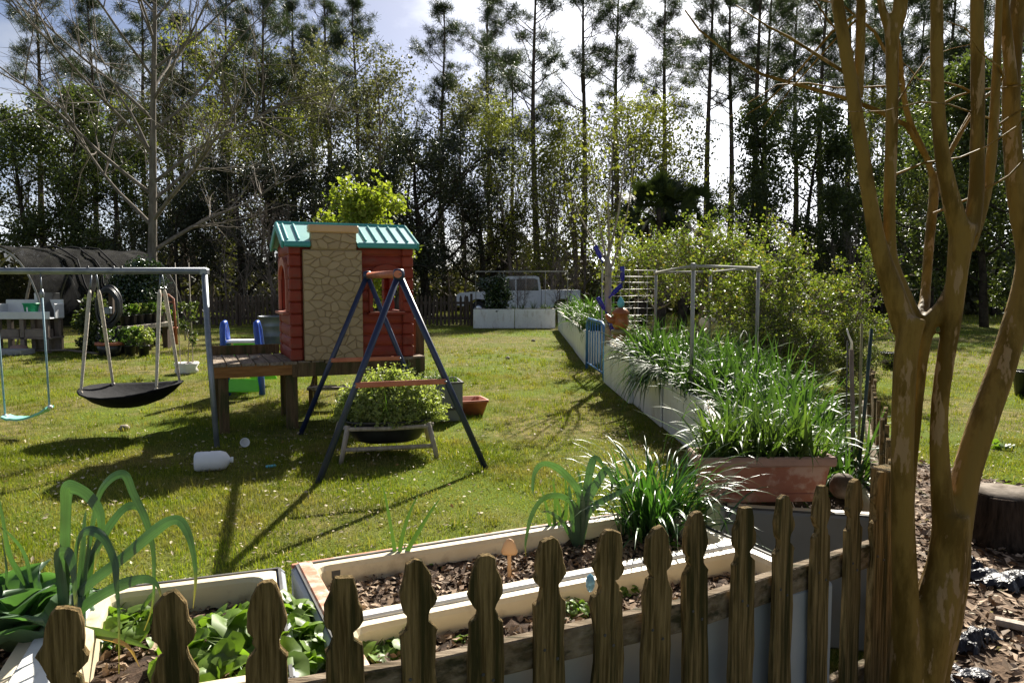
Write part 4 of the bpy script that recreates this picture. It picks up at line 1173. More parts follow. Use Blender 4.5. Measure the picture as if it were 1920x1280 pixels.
for x, y, z1, s in ((-.70, .05, .60, .10), (.0, .04, .60, .12), (.03, .93, .60, .09), (-.72, .95, .60, .09), (1.40, .06, .60, .10), (1.45, .93, .60, .10), (1.53, .30, 1.17, .11)):
    mb = MB(); mb.box((x, y, z1 / 2 - .01), (s, s, z1 + .02), (0, 0, rf.gauss(0, .03)), .006); mb.build('post', 'post_wood', deck)
mb = MB(); mb.box((-.40, 1.02, HZ + .055), (.78, .04, .11), bev=.005); mb.build('kick_board', 'post_wood', deck)
# rock on the deck
mb = MB(); mb.lathe([(.001, 0), (.03, .003), (.042, .016), (.03, .034), (.001, .04)], 9, sx=1.1, sy=.8)
P = house.matrix_basis @ Vector((-.36, .32, HZ + .003)); o = mb.build('pebble', 'grey_wood', None, P); tag(o, 'small round pebble lying on the wooden deck boards', 'stone')

# ================================================================== TODDLER A-FRAME SWING (no seat)
af = thing('toddler_swing', 'navy steel toddler swing frame with orange crossbars in front of the playhouse', 'swing', (-1.25, 7.1, 0))
def loc(par, p): return Vector(p) - par.location
NA, FA = Vector((-.93, 6.16, 1.67)), Vector((-1.55, 8.02, 1.68))
NF = [Vector((-1.55, 5.86, .0)), Vector((-.225, 6.32, .0))]; FF = [Vector((-2.24, 7.80, .0)), Vector((-.93, 8.24, .0))]
for ap, feet in ((NA, NF), (FA, FF)):
    for ft in feet:
        mb = MB(); mb.tube([loc(af, ap), loc(af, ft)], .027, 12); mb.build('leg', 'navy_steel', af)
    c = [ap + (f - ap) * .535 for f in feet]
    mb = MB(); mb.beam(loc(af, c[0] + Vector((0, -.03, 0))), loc(af, c[1] + Vector((0, -.03, 0))), .022, .045, .006); mb.build('crossbar', 'orange_steel', af)
    mb = MB(); mb.lathe([(.001, -.05), (.04, -.045), (.05, 0), (.04, .04), (.001, .045)], 12, loc(af, ap)); mb.build('joint', 'navy_steel', af)
    for k in range(2):
        q = c[k] + Vector((0, -.046, 0)); mb = MB(); mb.lathe([(.012, -.006), (.012, .004), (.001, .008)], 8, loc(af, q)); mb.build('bolt', 'galvanised', af)
mb = MB(); mb.tube([loc(af, NA + Vector((0, -.05, 0))), loc(af, FA + Vector((0, .05, 0)))], .032, 12); mb.build('top_bar', 'orange_steel', af)

# ================================================================== BIG SWING SET at the left
sw = thing('swing_set', 'grey galvanised steel swing set with a long top bar', 'swing set', (-3.2, 7.78, 0))
A = W(383, 508, 7.78); Bz = A.z
mb = MB(); mb.tube([loc(sw, A + Vector((.03, 0, 0))), loc(sw, Vector((-7.6, 7.78, Bz)))], .034, 12); mb.build('top_bar', 'galvanised', sw)
Lf = G(407, 838)
for a, f in ((A, Lf), (Vector((-7.5, 7.78, Bz)), Vector((-7.9, 7.2, 0))), (Vector((-7.5, 7.78, Bz)), Vector((-7.9, 8.4, 0)))):
    k1 = a + (f - a) * .42 + Vector((-.01, 0, 0))
    mb = MB(); mb.tube([loc(sw, a), loc(sw, k1), loc(sw, f)], [.031, .030, .026], 12); mb.build('leg', 'galvanised', sw)
mb = MB(); q = loc(sw, A); mb.box(q + Vector((0, 0, -.01)), (.08, .08, .07), bev=.01); mb.build('bracket', 'galvanised', sw)
for px in (10, 30, 165, 213, 228):
    q = W(px, 508, 7.78); mb = MB(); mb.lathe([(.012, .028), (.014, .04), (.008, .05)], 8, loc(sw, Vector((q.x, q.y, Bz)))); mb.build('bolt', 'black_plastic', sw)
# saucer swing
SCn = Vector((-4.0, 7.80, .47))
sau = thing('saucer_swing', 'round black fabric saucer swing hanging on pale padded ropes', 'swing', SCn)
tilt = Euler((R(1.5), R(-2.5), 0)).to_matrix()
pr = [(.001, -.165), (.16, -.155), (.30, -.118), (.40, -.06), (.47, .0), (.50, .022), (.505, .034), (.49, .04), (.46, .02), (.38, -.03), (.27, -.07), (.14, -.098), (.001, -.105)]
mb = MB(); mb.lathe(pr, 40)
rr = random.Random(2); 
mb.v = [tuple(tilt @ Vector((x, y, z + .028 * math.cos(2 * math.atan2(y, x)) * (x * x + y * y) / .25 + rr.gauss(0, .0015)))) for x, y, z in mb.v]
mb.build('seat', 'black_fabric', sau)
for (a, px, zt) in ((215, 171, 0), (140, 180, 0), (-35, 300, 0), (35, 303, 0)):
    b = tilt @ Vector((.47 * math.cos(R(a)), .47 * math.sin(R(a)), .03 + .025 * math.cos(2 * R(a))))
    tpt = W(px, 512, 7.78); tl = loc(sau, Vector((tpt.x, tpt.y, Bz - .03)))
    md = tl + (b - tl) * .14
    mb = MB(); mb.tube([tl, tl * .5 + md * .5 + Vector((.004, 0, 0)), md], .009, 6); mb.build('chain', 'tank_steel', sau)
    e2 = md + (b - md) * .5 + Vector((0, 0, -.0))
    mb = MB(); mb.tube([md, md + (b - md) * .05, e2, b + (md - b) * .05, b], [.012, .021, .019, .014, .010], 10); mb.build('rope', 'rope', sau)
    mb = MB(); mb.lathe([(.005, -.02), (.02, -.008), (.02, .012), (.005, .022)], 8, b); mb.build('knot', 'rope', sau)
# teal strap swing
sx0, sx1 = W(10, 782, 7.72), W(93, 765, 7.72)
st = thing('strap_swing', 'mint green plastic strap swing seat on thin blue ropes', 'swing', (sx0 + sx1) / 2)
mb = MB(); V = []; n = 14
for i in range(n + 1):
    t = i / n; c = (sx0 * (1 - t) + sx1 * t) - st.location; z = c.z - .075 * (1 - (2 * t - 1) ** 2); w = .075 + .01 * math.sin(t * math.pi)
    for yy, zz in ((-w, 0), (-w, .022), (w, .022), (w, 0)): V.append((c.x, c.y + yy, z + zz + .01 * (abs(yy) > .08)))
F = [(i * 4 + k, i * 4 + (k + 1) % 4, i * 4 + 4 + (k + 1) % 4, i * 4 + 4 + k) for i in range(n) for k in range(4)] + [(3, 2, 1, 0), (n * 4, n * 4 + 1, n * 4 + 2, n * 4 + 3)]
mb.add(V, F); mb.build('seat', 'mint_plastic', st)
for e, px in ((sx0, -12), (sx1, 76)):
    tp_ = W(px, 512, 7.75); tl = loc(st, Vector((tp_.x, tp_.y, Bz - .03))); b = e - st.location + Vector((0, 0, .01))
    md = tl + (b - tl) * .15
    mb = MB(); mb.tube([tl, md], .006, 6); mb.build('chain', 'galvanised', st)
    mb = MB(); mb.lathe([(.004, -.05), (.018, -.03), (.022, .01), (.012, .05)], 8, md); mb.build('clip', 'galvanised', st)
    mb = MB(); mb.tube([md, b], .010, 8); mb.build('rope', 'blue_rope', st)
    mb = MB(); mb.lathe([(.01, -.02), (.028, -.01), (.028, .012), (.01, .022)], 10, b); mb.build('end_cap', 'white_plastic', st)

# ================================================================== PLASTIC SLIDE LADDER behind the deck
sl = thing('toddler_slide', 'blue and green plastic toddler slide behind the wooden deck', 'slide', (W(452, 700, 10.3).x, 10.3, 0), .1)
for s in (-1, 1):
    mb = MB(); pts = [(s * .235, .18, .02), (s * .235, .12, .35), (s * .235, .02, .75), (s * .225, -.02, .98), (s * .22, -.0, 1.04), (s * .22, .08, 1.05), (s * .225, .16, .95), (s * .23, .25, .70)]
    mb.tube(pts, [.045, .045, .042, .04, .038, .038, .04, .042], 10); mb.build('rail', 'blue_plastic', sl)
for z in (.10, .34, .58):
    mb = MB(); mb.box((0, .10 - z * .1 + .04, z + .06), (.42, .05, .19), (R(-8), 0, 0), .015); mb.build('panel', 'green_plastic', sl)
mb = MB(); mb.box((0, .2, .78), (.43, .3, .04), bev=.01); mb.build('platform', 'white_plastic', sl)
mb = MB()
for i in range(9):
    t = i / 8
mb.beam((0, .35, .76), (0, 1.35, .10), .40, .03, .008, up=(0, 0, 1)); mb.build('chute', 'green_plastic', sl)

# ================================================================== STEPS, BOX, TRAY, WHEELED TUB
stp = thing('wooden_steps', 'open wooden steps with two pale treads under the playhouse deck', 'steps', (-2.38, 9.55, 0), .12)
for z, y in ((.44, .12), (.27, -.12)):
    mb = MB(); mb.box((.35, y, z), (1.15, .22, .04), bev=.004); mb.build('tread', 'grey_wood', stp)
for x in (-.18, .88):
    for y in (-.2, .2):
        mb = MB(); mb.box((x, y, .21 if y > 0 else .125), (.05, .05, .44 if y > 0 else .27), bev=.004); mb.build('leg', 'post_wood', stp)
    mb = MB(); mb.beam((x, -.22, .22), (x, .22, .40), .03, .09); mb.build('stringer', 'post_wood', stp)
bxo = G(862, 790); bx_ = thing('grey_planter_box', 'grey metal planter box in shade behind the herb tub', 'planter', (-.98, 8.72, 0), R(14))
for c, s in (((0, -.24, .225), (.72, .03, .44)), ((0, .24, .225), (.72, .03, .44)), ((-.345, 0, .225), (.03, .45, .44)), ((.345, 0, .225), (.03, .45, .44))):
    mb = MB(); mb.box(c, s, bev=.005); mb.build('panel', 'dark_grey_enamel', bx_)
mb = MB()
for a, b in (((-.365, -.255), (.365, -.255)), ((-.365, .255), (.365, .255)), ((-.36, -.255), (-.36, .255)), ((.36, -.255), (.36, .255))): mb.beam((a[0], a[1], .45), (b[0], b[1], .45), .03, .018, .003)
mb.build('rim', 'gasket', bx_)
mb = MB(); mb.box((0, 0, .36), (.66, .45, .04)); mb.build('soil', 'soil', bx_)
mb = MB(); mb.box((0, -.262, .15), (.70, .008, .03)); mb.build('trim', 'gasket', bx_)
tr_ = thing('terracotta_tray', 'small square terracotta tray at the end of the grey planter box', 'pot', (-.52, 9.05, 0), R(20))
mb = MB(); mb.lathe([(.12, 0), (.14, .0), (.19, .16), (.20, .16), (.20, .19), (.175, .19), (.15, .08), (.001, .07)], 24, power=8); mb.build('tray', 'terracotta_red', tr_)
# wheelbarrow style tub
TB = Vector((-1.18, 6.98, 0)); TR_ = R(12)
tub = thing('herb_tub', 'black tub in a grey wooden stand under the swing frame', 'planter', TB, TR_)
mb = MB(); pr = [(.001, .12), (.22, .12), (.30, .15), (.36, .24), (.40, .33), (.415, .345), (.40, .35), (.375, .335), (.34, .26), (.001, .25)]
mb.lathe(pr, 32, sx=1.0, sy=.82, power=3.2); mb.build('tub', 'black_plastic', tub)
mb = MB(); mb.lathe([(.001, .325), (.36, .30)], 24, sx=1.0, sy=.82, power=3.2); mb.build('soil', 'soil', tub)
for a, b in (((-.36, -.33, .33), (-.43, -.40, -.01)), ((.36, -.33, .33), (.43, -.38, -.01)), ((-.40, .30, .42), (-.52, .30, -.01)), ((.36, .33, .33), (.43, .38, -.01))):
    mb = MB(); mb.tube([a, b], [.024, .022], 10); mb.build('leg', 'grey_wood', tub)
mb = MB(); mb.tube([(-.41, -.37, .12), (.40, -.36, .12)], .02, 10); mb.build('stretcher', 'grey_wood', tub)
mb = MB(); mb.tube([(-.40, -.30, .31), (-.36, -.345, .30), (0, -.365, .295), (.34, -.345, .30), (.40, -.30, .31)], .019, 8); mb.build('rim_rail', 'grey_wood', tub)

# ================================================================== PLANTS
def rn(seed): return np.random.default_rng(seed)
def tuft_mesh(seed, n, L, wd, tilt, droop, rad, mat, segs=6, pw=1.4, fold=False):
    r = rn(seed)
    root = np.stack([r.normal(0, rad, n), r.normal(0, rad, n), np.zeros(n)], 1)
    az = np.arctan2(root[:, 1], root[:, 0]) + r.normal(0, .8, n)
    V, F = blades(root, az, np.abs(r.normal(0, tilt, n)), L * r.uniform(.55, 1.15, n), wd * r.uniform(.6, 1.25, n), droop * np.abs(r.normal(.6, .55, n)), segs, r, fold, .35, pw=pw)
    return np_mesh('leaves', V, F, mat, True)
ON = [tuft_mesh(s, 24, .54, .027, .42, 2.5, .035, 'onion', 9, 1.6, True) for s in range(200, 206)]
ONS = [tuft_mesh(s, 30, .34, .012, .30, 1.2, .03, 'chive') for s in range(210, 213)]
rb = random.Random(12); cnt = 0
def onion(M, lab, grp, x, y, z, scale, meshes=None, cat='plant', name='onion_clump'):
    p = M @ Vector((x, y, 0)); me = rb.choice(meshes or ON)
    o = obj(name, me, None, (p.x, p.y, z), (rb.gauss(0, .12), rb.gauss(0, .12), rb.uniform(0, 6.28)), scale)
    tag(o, lab, cat, grp)
for bi, (t, org, rz, L, wd, H) in enumerate(ROWB):
    M = Matrix.Translation(org) @ Matrix.Rotation(rz, 4, 'Z')
    lab = ['onion clump with arching strap leaves behind the terracotta trough', 'onion clump with arching strap leaves in the next planter after the trough', 'onion clump with arching strap leaves in the planter below the pipe frame',
           'onion clump with arching strap leaves in the planter with hanging leaves', 'onion clump with arching strap leaves beside the pottery totem'][bi]
    step = .175; x = .10 if bi else .50
    while x < L - .05:
        y = .10
        while y < wd - .06:
            if not (bi == 4 and x > .75) and not (bi == 1 and y > wd - .25 and x > L * .55) and rb.random() < .93:
                onion(M, lab, 'onion clumps in the white planters', x + rb.uniform(-.06, .06), y + rb.uniform(-.06, .06), H - .08, rb.uniform(.62, 1.22) * (1.0, 1.0, 1.08, 1.22, 1.0)[bi])
            y += step
        x += step
# leaves hanging over the side of a planter
t, org, rz, L, wd, H = ROWB[3]
M = Matrix.Translation(org) @ Matrix.Rotation(rz, 4, 'Z')
for k in range(5):
    r = rn(300 + k); n = 30
    root = np.stack([r.normal(0, .07, n), r.normal(0, .02, n), np.zeros(n)], 1)
    V, F = blades(root, math.pi / 2 + r.normal(0, .8, n), r.uniform(.3, 1.0, n), r.uniform(.35, .85, n), .020 * r.uniform(.6, 1.2, n), r.uniform(1.8, 2.3, n), 9, r, False, .5, pw=.5)
    p = M @ Vector((.10 + k * .10, wd - .03, 0))
    o = obj('onion_clump', np_mesh('leaves', V, F, 'onion', True), None, (p.x, p.y, H + .01), (0, 0, rz)); tag(o, 'onion clump whose long leaves hang down the planter side', 'plant', 'hanging onion clumps')
for k in range(3):
    r = rn(320 + k); n = 40
    root = np.stack([r.normal(0, .05, n), r.normal(0, .03, n), np.zeros(n)], 1)
    t_, org_, rz_, L_, wd_, H_ = ROWB[4]; M_ = Matrix.Translation(org_) @ Matrix.Rotation(rz_, 4, 'Z')
    V, F = blades(root, math.pi / 2 + r.normal(0, .5, n), r.uniform(.2, 1.0, n), r.uniform(.25, .5, n), .013, r.uniform(1.5, 2.4, n), 7, r, False, .3, pw=.75)
    p = M_ @ Vector((.1 + k * .14, wd_ - .04, 0))
    o = obj('onion_clump', np_mesh('leaves', V, F, 'chive', True), None, (p.x, p.y, H_ + .01), (0, 0, rz_)); tag(o, 'yellowing leafy clump spilling over the planter side near the pottery totem', 'plant', 'spilling clumps')
# far planters
for bi, (t, org, rz, L, wd, H) in enumerate(FARB[:4]):
    M = Matrix.Translation(Vector((org[0], org[1], 0))) @ Matrix.Rotation(rz, 4, 'Z')
    for k in range(14):
        onion(M, 'bright grassy clump in the planters beyond the blue gate', 'grassy clumps beyond the blue gate', rb.uniform(.1, L - .1), rb.uniform(.1, wd - .05), H - .07, rb.uniform(.9, 1.6) * (1.25 if bi < 2 else .8), ON if k % 3 else ONS, name='grassy_clump')
dk = broadleaf(191, 1.6, .04, .1, 14, .62, 16, .09, .25, 'twig', 'camellia_leaf', up=.6, sub=5, tsub=4)
plant_tree('rounded_bush', dk, (-.55, 26.6, .6), 0, 1.2 / tree_h(dk), 'dark rounded bush growing in the planter before the white truck', 'bush', None)
for i, (x, s) in enumerate(((.35, .75), (.75, .9), (1.1, .8), (.05, .7), (1.3, .7))):
    o = obj('leafy_clump', ONS[i % 3], None, (x, 26.6, .6), (0, 0, i), s * 1.5); tag(o, 'low green clump in the corner planter before the white truck', 'plant', 'clumps in the corner planter')

# ---- terracotta trough
tc_ = Vector((1.155, 3.42, .606)); tg = thing('terracotta_trough', 'long weathered terracotta trough planter filled with chives', 'planter', tc_, R(2))
mb = MB(); TL, TW, TH = .60, .20, .205
lo = rrect(-TL / 2 + .03, TL / 2 - .03, -TW / 2 + .02, TW / 2 - .02, .01, 2); hi = rrect(-TL / 2 + .008, TL / 2 - .008, -TW / 2 + .005, TW / 2 - .005, .012, 2)
lo2 = rrect(-TL / 2 + .02, TL / 2 - .02, -TW / 2 + .012, TW / 2 - .012, .01, 2); inn = rrect(-TL / 2 + .02, TL / 2 - .02, -TW / 2 + .018, TW / 2 - .018, .012, 2)
loops = [[(x, y, 0) for x, y in lo2], [(x, y, .035) for x, y in lo2], [(x, y, .038) for x, y in lo], [(x, y, TH - .04) for x, y in hi], [(x, y, TH - .01) for x, y in inn], [(x, y, TH - .06) for x, y in inn]]
n = len(lo); mb.add([p for l in loops for p in l], [(a * n + k, a * n + (k + 1) % n, (a + 1) * n + (k + 1) % n, (a + 1) * n + k) for a in range(5) for k in range(n)] + [tuple(range(n))[::-1]])
mb.build('body', 'terracotta', tg)
mb = MB()
for a, b in (((-TL / 2 - .012, -TW / 2), (TL / 2 + .012, -TW / 2)), ((-TL / 2 - .012, TW / 2), (TL / 2 + .012, TW / 2))): mb.beam((a[0], a[1], TH - .018), (b[0], b[1], TH - .018), .028, .045, .008)
for x in (-TL / 2, TL / 2): mb.beam((x, -TW / 2 + .015, TH - .018), (x, TW / 2 - .015, TH - .018), .028, .046, .008)
mb.build('rim', 'terracotta_rim', tg)
mb = MB(); mb.box((0, 0, TH - .045), (TL - .05, TW - .05, .02)); mb.build('soil', 'soil', tg)
CH = [tuft_mesh(s, 17, .29, .0155, .36, 2.0, .016, 'chive', 8, 1.6, True) for s in range(400, 404)]
for k in range(30):
    x = -TL / 2 + .05 + (k % 15) * (TL - .1) / 14; y = -.035 + .07 * (k // 15) + rb.uniform(-.02, .02)
    o = obj('chive_clump', CH[k % 4], None, tc_ + Vector((x, y, TH - .036)), (rb.gauss(0, .1), rb.gauss(0, .1), rb.uniform(0, 6)), rb.uniform(.6, 1.25)); tag(o, 'tuft of upright chives growing in the terracotta trough', 'plant', 'chives in the terracotta trough')

# ---- lily turf clump, onion sprout, leeks
SZ = HB - .075
c = G(1228, 1003, SZ)
lt = thing('grass_clump', 'dense arching dark green grassy clump in the cream-lined planter', 'plant', c)
r = rn(410); n = 230
root = np.stack([r.normal(0, .07, n), r.normal(0, .05, n), r.uniform(0, .02, n)], 1); az = np.arctan2(root[:, 1], root[:, 0]) + r.normal(0, .7, n)
V, F = blades(root, az, np.abs(r.normal(.12, .40, n)), r.uniform(.26, .52, n), r.uniform(.009, .0165, n), np.abs(r.normal(1.7, .7, n)), 10, r, True, .3, pw=1.7)
obj('leaves', np_mesh('leaves', V, F, 'lilyturf', True), lt)

def strap(par, pts, wpx, Y, mat='leek', name='leaf', face=0.5, dy=0.0, dY=None):
    """one long leaf: pts are photograph pixels from root to tip, at depth Y drifting by dY"""
    m = len(pts); dY = dY if dY is not None else 0.0
    P = [W(p[0], p[1], Y + dY * i / (m - 1)) for i, p in enumerate(pts)]
    Q = []
    for i in range(m - 1):
        p0, p1, p2, p3 = P[max(i - 1, 0)], P[i], P[i + 1], P[min(i + 2, m - 1)]
        for k in range(6):
            t = k / 6; Q.append(.5 * ((2 * p1) + (p2 - p0) * t + (2 * p0 - 5 * p1 + 4 * p2 - p3) * t * t + (3 * p1 - p0 - 3 * p2 + p3) * t ** 3))
    Q.append(P[-1]); N = len(Q); V = []
    for i, q in enumerate(Q):
        t = i / (N - 1); tg_ = (Q[min(i + 1, N - 1)] - Q[max(i - 1, 0)]).normalized()
        view = Vector((0, 1, 0)); s1 = tg_.cross(view); s1 = s1.normalized() if s1.length > 1e-3 else Vector((1, 0, 0))
        s = (s1 * face + Vector((0, 1, 0)) * (1 - face)); s = (s - tg_ * s.dot(tg_)).normalized()
        nr = s.cross(tg_).normalized()
        w = wpx / FPX * Y / max(face, .35) * .5 * .98 * min(1, .7 + t) * max(1 - t ** 2.2, .03) * (1 + .07 * math.sin(t * 23 + wpx))
        fd = .16 + .12 * math.sin(t * 9 + wpx); V += [q - s * w + nr * w * fd, q - s * w * .5 + nr * w * fd * .5, q, q + s * w * .5 + nr * w * fd * .5, q + s * w + nr * w * fd]
    F = [(i * 5 + k, i * 5 + k + 1, i * 5 + 5 + k + 1, i * 5 + 5 + k) for i in range(N - 1) for k in range(4)]
    mb = MB(); mb.add([v - par.location for v in V], F, True); so = mb.build(name, mat, par)
    uvl = so.data.uv_layers.new(name='UVMap')
    for lp in so.data.loops: uvl.data[lp.index].uv = ((lp.vertex_index % 5) / 4 + wpx * .37, (lp.vertex_index // 5) / (N - 1))
    return so
YL = 2.06
lk = thing('leek', 'tall leek with broad folded leaves in the white planter', 'plant', W(150, 1165, YL))
for pts, w, f, dY in [
    ([(118, 1170), (119, 1060), (121, 960), (124, 917), (142, 915), (166, 930), (186, 960), (189, 1000), (181, 1040), (176, 1075)], 25, .85, -.03),
    ([(150, 1150), (163, 1040), (172, 980), (184, 926), (208, 895), (234, 890), (250, 925), (272, 971), (285, 1017), (289, 1070), (285, 1139), (262, 1201)], 12, .6, .05),
    ([(148, 1150), (157, 1075), (197, 998), (230, 955), (252, 948), (268, 962), (282, 995), (287, 1040)], 14, .7, .10),
    ([(145, 1160), (152, 1108), (230, 1044), (289, 994), (321, 975), (341, 980), (358, 1017), (367, 1076), (362, 1140)], 18, .7, -.06),
    ([(145, 1168), (155, 1138), (210, 1103), (250, 1088), (276, 1085), (294, 1095), (303, 1122)], 17, .7, -.10),
    ([(122, 1180), (114, 1100), (108, 1050), (117, 1036), (130, 1040), (139, 1090), (144, 1180)], 24, .8, -.10),
    ([(140, 1140), (141, 1044), (148, 1005), (168, 993), (195, 1009), (215, 1053), (218, 1090), (223, 1155), (223, 1290)], 11, .55, -.12),
    ([(146, 1150), (150, 1060), (156, 990), (162, 950)], 16, .6, .10), ([(150, 1160), (165, 1090), (182, 1010), (192, 955)], 13, .6, .06)]:
    strap(lk, pts, w, YL, face=f, dY=dY)
strap(lk, [(150, 1178), (190, 1188), (240, 1200), (280, 1215)], 14, YL, 'chive', face=.7, dY=-.1)
strap(lk, [(150, 1185), (200, 1195), (240, 1212), (262, 1250)], 8, YL, 'dryleaf', face=.7, dY=-.12)
mb = MB(); q = W(140, 1165, YL); mb.tube([(-.005, 0, -.10), (-.005, 0, 0), (0, 0, .08)], [.022, .02, .018], 10); mb.build('stem', 'leek', lk)
lk2 = thing('leek', 'leek leaning in from beside the cabbage', 'plant', W(-10, 1190, 2.12))
for pts, w, f in [([(72, 1135), (33, 1070), (13, 1031), (2, 960), (-10, 900)], 15, .7), ([(60, 1120), (45, 1040), (20, 1005), (-5, 985)], 13, .6), ([(14, 1150), (10, 1060), (2, 1000)], 9, .6), ([(-20, 1170), (40, 1165), (95, 1172), (160, 1190)], 13, .7)]:
    strap(lk2, pts, w, 2.12, face=f, dY=-.04)
Y3 = G(1083, 1030, SZ).y
l3 = thing('leek', 'young leek with curling leaves between the mushroom marker and the grassy clump', 'plant', W(1083, 1035, Y3))
for pts, w, f, dY in [([(1083, 1032), (1087, 1000), (1090, 928), (1082, 868)], 12, .7, .1), ([(1085, 1030), (1094, 982), (1101, 910), (1112, 862), (1126, 864), (1137, 894)], 14, .7, .06),
    ([(1083, 1030), (1088, 935), (1056, 887), (1024, 869), (1005, 881), (999, 913), (1004, 940)], 12, .65, -.08), ([(1081, 1030), (1078, 955), (1051, 931), (1018, 936), (997, 966), (986, 1014), (986, 1042)], 11, .65, -.12),
    ([(1086, 1030), (1101, 964), (1130, 938), (1173, 917), (1210, 888)], 10, .6, -.05), ([(1085, 1030), (1101, 940), (1123, 899), (1137, 881), (1148, 899), (1144, 940)], 14, .7, 0.0),
    ([(1080, 1030), (1060, 985), (1030, 960), (1010, 962)], 8, .6, .05), ([(1084, 1032), (1072, 960), (1066, 900)], 9, .6, .12)]:
    strap(l3, pts, w, Y3, face=f, dY=dY)
for j, (bx, by) in enumerate(((1035, 1020), (1056, 1010))):
    Yq = G(bx, by, SZ).y
    o3 = thing('leek', 'slim onion seedling growing beside the young leek', 'plant', W(bx, by, Yq), 0, 'onion seedlings by the leek')
    for pts, w in [([(bx, by), (bx - 8, by - 60), (bx - 22, by - 110)], 6), ([(bx, by), (bx + 6, by - 70), (bx + 2, by - 130)], 6), ([(bx, by), (bx + 14, by - 40), (bx + 30, by - 80)], 5)]: strap(o3, pts, w, Yq, 'onion', face=.7)
Yo = G(745, 1075, SZ).y
on = thing('onion_plant', 'single sparse onion plant with three thin upright leaves', 'plant', W(745, 1075, Yo))
for pts, w in [([(744, 1075), (738, 1020), (726, 950), (716, 905)], 7), ([(746, 1072), (752, 1015), (768, 960), (786, 925)], 7), ([(747, 1075), (765, 1030), (800, 970), (826, 932)], 8), ([(742, 1075), (725, 1062), (705, 1042), (688, 1030)], 5), ([(747, 1072), (756, 1040), (760, 1015)], 5)]:
    strap(on, pts, w, Yo, 'onion', face=.7, dY=.05)

# ---- broad leaved plants
def heart(seed, S=.06):
    r = random.Random(seed); V = [(0, 0, 0)]; n = 12; out = []
    for k in range(n + 1):
        a = math.pi * 2 * k / n; rad = S * (.62 + .22 * math.cos(a) - .10 * math.cos(2 * a)) * r.uniform(.92, 1.08)
        out.append((rad * math.cos(a) + S * .35, rad * math.sin(a), 0))
    out = out[:-1]; rings = []
    for f in (.33, .66, 1.0):
        rings += [(S * .35 + (x - S * .35) * f, y * f, abs(y * f) * .45 * (1.15 - f * .4) + .0035 * math.sin(5 * math.atan2(y, x) + seed) * f - max(x * f - S * .35, 0) ** 2 * 9 + r.gauss(0, .0012) * f) for x, y, z in out]
    mid = [(S * .35, 0, -.002)]
    V = mid + rings + [(-S * .5, .0015, -.02), (-S * .5, -.0015, -.02), (0, 0, 0)]
    F = [(0, 1 + k, 1 + (k + 1) % n) for k in range(n)] + [(1 + a * n + k, 1 + (a + 1) * n + k, 1 + (a + 1) * n + (k + 1) % n, 1 + a * n + (k + 1) % n) for a in (0, 1) for k in range(n)] + [(3 * n + 1, 3 * n + 2, 3 * n + 3)]
    mb = MB(); mb.add(V, F, True); return mb.mesh('leaf', 'broad')
HL = [heart(s) for s in range(6)]
def leafy(px, py, n, rad, hgt, lab, grp, size=1.0, z=SZ, name='broad_leaved_plant', meshes=HL):
    c = G(px, py, z); t = thing(name, lab, 'plant', c, 0, grp)
    for k in range(n):
        a = rb.uniform(0, 6.28); q = math.sqrt(rb.random()); zz = hgt * (1 - q * q * .7) * rb.uniform(.45, 1.05)
        obj('leaf', meshes[k % len(meshes)], t, (q * rad * math.cos(a), q * rad * math.sin(a), zz), (rb.gauss(0, .35), rb.uniform(-.2, .7), a + rb.gauss(0, .6)), size * rb.uniform(.5, 1.3))
    for k in range(5):
        a = k * 1.25; mb = MB(); mb.tube([(0, 0, -.02), (rad * .4 * math.cos(a), rad * .4 * math.sin(a), hgt * .6)], [.004, .002], 5); mb.build('stem', 'seedling', t)
    return t
for px, py, n, rad, h in ((425, 1205, 44, .11, .10), (545, 1195, 44, .10, .10), (470, 1290, 44, .13, .09), (480, 1200, 34, .10, .10), (565, 1235, 30, .08, .09), (400, 1255, 30, .10, .09)):
    leafy(px, py, n, rad, h, 'bright green broad-leaved plant in the white planter near the leeks', 'broad-leaved plants in the white planter')
for px, py, n, rad, h in ((265, 1185, 26, .09, .07), (240, 1170, 18, .06, .06)):
    leafy(px, py, n, rad, h, 'smaller bright leafy plant behind the fence beside the white divider', 'small leafy plants by the divider', .75)
for px, py, n, rad, h in ((735, 1205, 26, .09, .06), (700, 1220, 20, .07, .05)):
    leafy(px, py, n, rad, h, 'leafy green plant in the near half of the cream-lined planter', 'leafy plants in the near half', .8)
for px, py, n, rad, h in ((1065, 1150, 46, .06, .05), (1170, 1115, 36, .05, .05), (1290, 970, 20, .05, .04)):
    leafy(px, py, n, rad, h, 'low mint-like herb patch in the cream-lined planter', 'small herb patches', .38, name='herb_patch')
for px, py in ((845, 1170), (880, 1165), (825, 1062), (1270, 1030), (1310, 1075), (1060, 1018), (870, 1210)):
    leafy(px, py, 4, .02, .03, 'tiny two-leaved seedling in the wood chips', 'seedlings in the wood chips', .55, name='seedling')
# ---- cabbage
cb = thing('cabbage', 'blue green cabbage with large curled leaves beside the leeks', 'plant', G(20, 1215, SZ))
def cab(seed, S):
    r = random.Random(seed); V = []; F = []; nu, nv = 9, 8
    for i in range(nu + 1):
        u = i / nu; wd = S * .62 * math.sin(math.pi * (.12 + .85 * u) ** .8)
        for j in range(nv + 1):
            v = j / nv * 2 - 1
            V.append((u * S * (1 - .12 * v * v), v * wd, S * (.22 * v * v + .35 * u - .55 * u * u * u) + .016 * math.sin(v * 7 + u * 5 + seed) * abs(v) + r.gauss(0, .002)))
    F = [(i * (nv + 1) + j, i * (nv + 1) + j + 1, (i + 1) * (nv + 1) + j + 1, (i + 1) * (nv + 1) + j) for i in range(nu) for j in range(nv)]
    mb = MB(); mb.add(V, F, True); return mb.mesh('leaf', 'cabbage')
CB = [cab(s, .24) for s in range(3)]
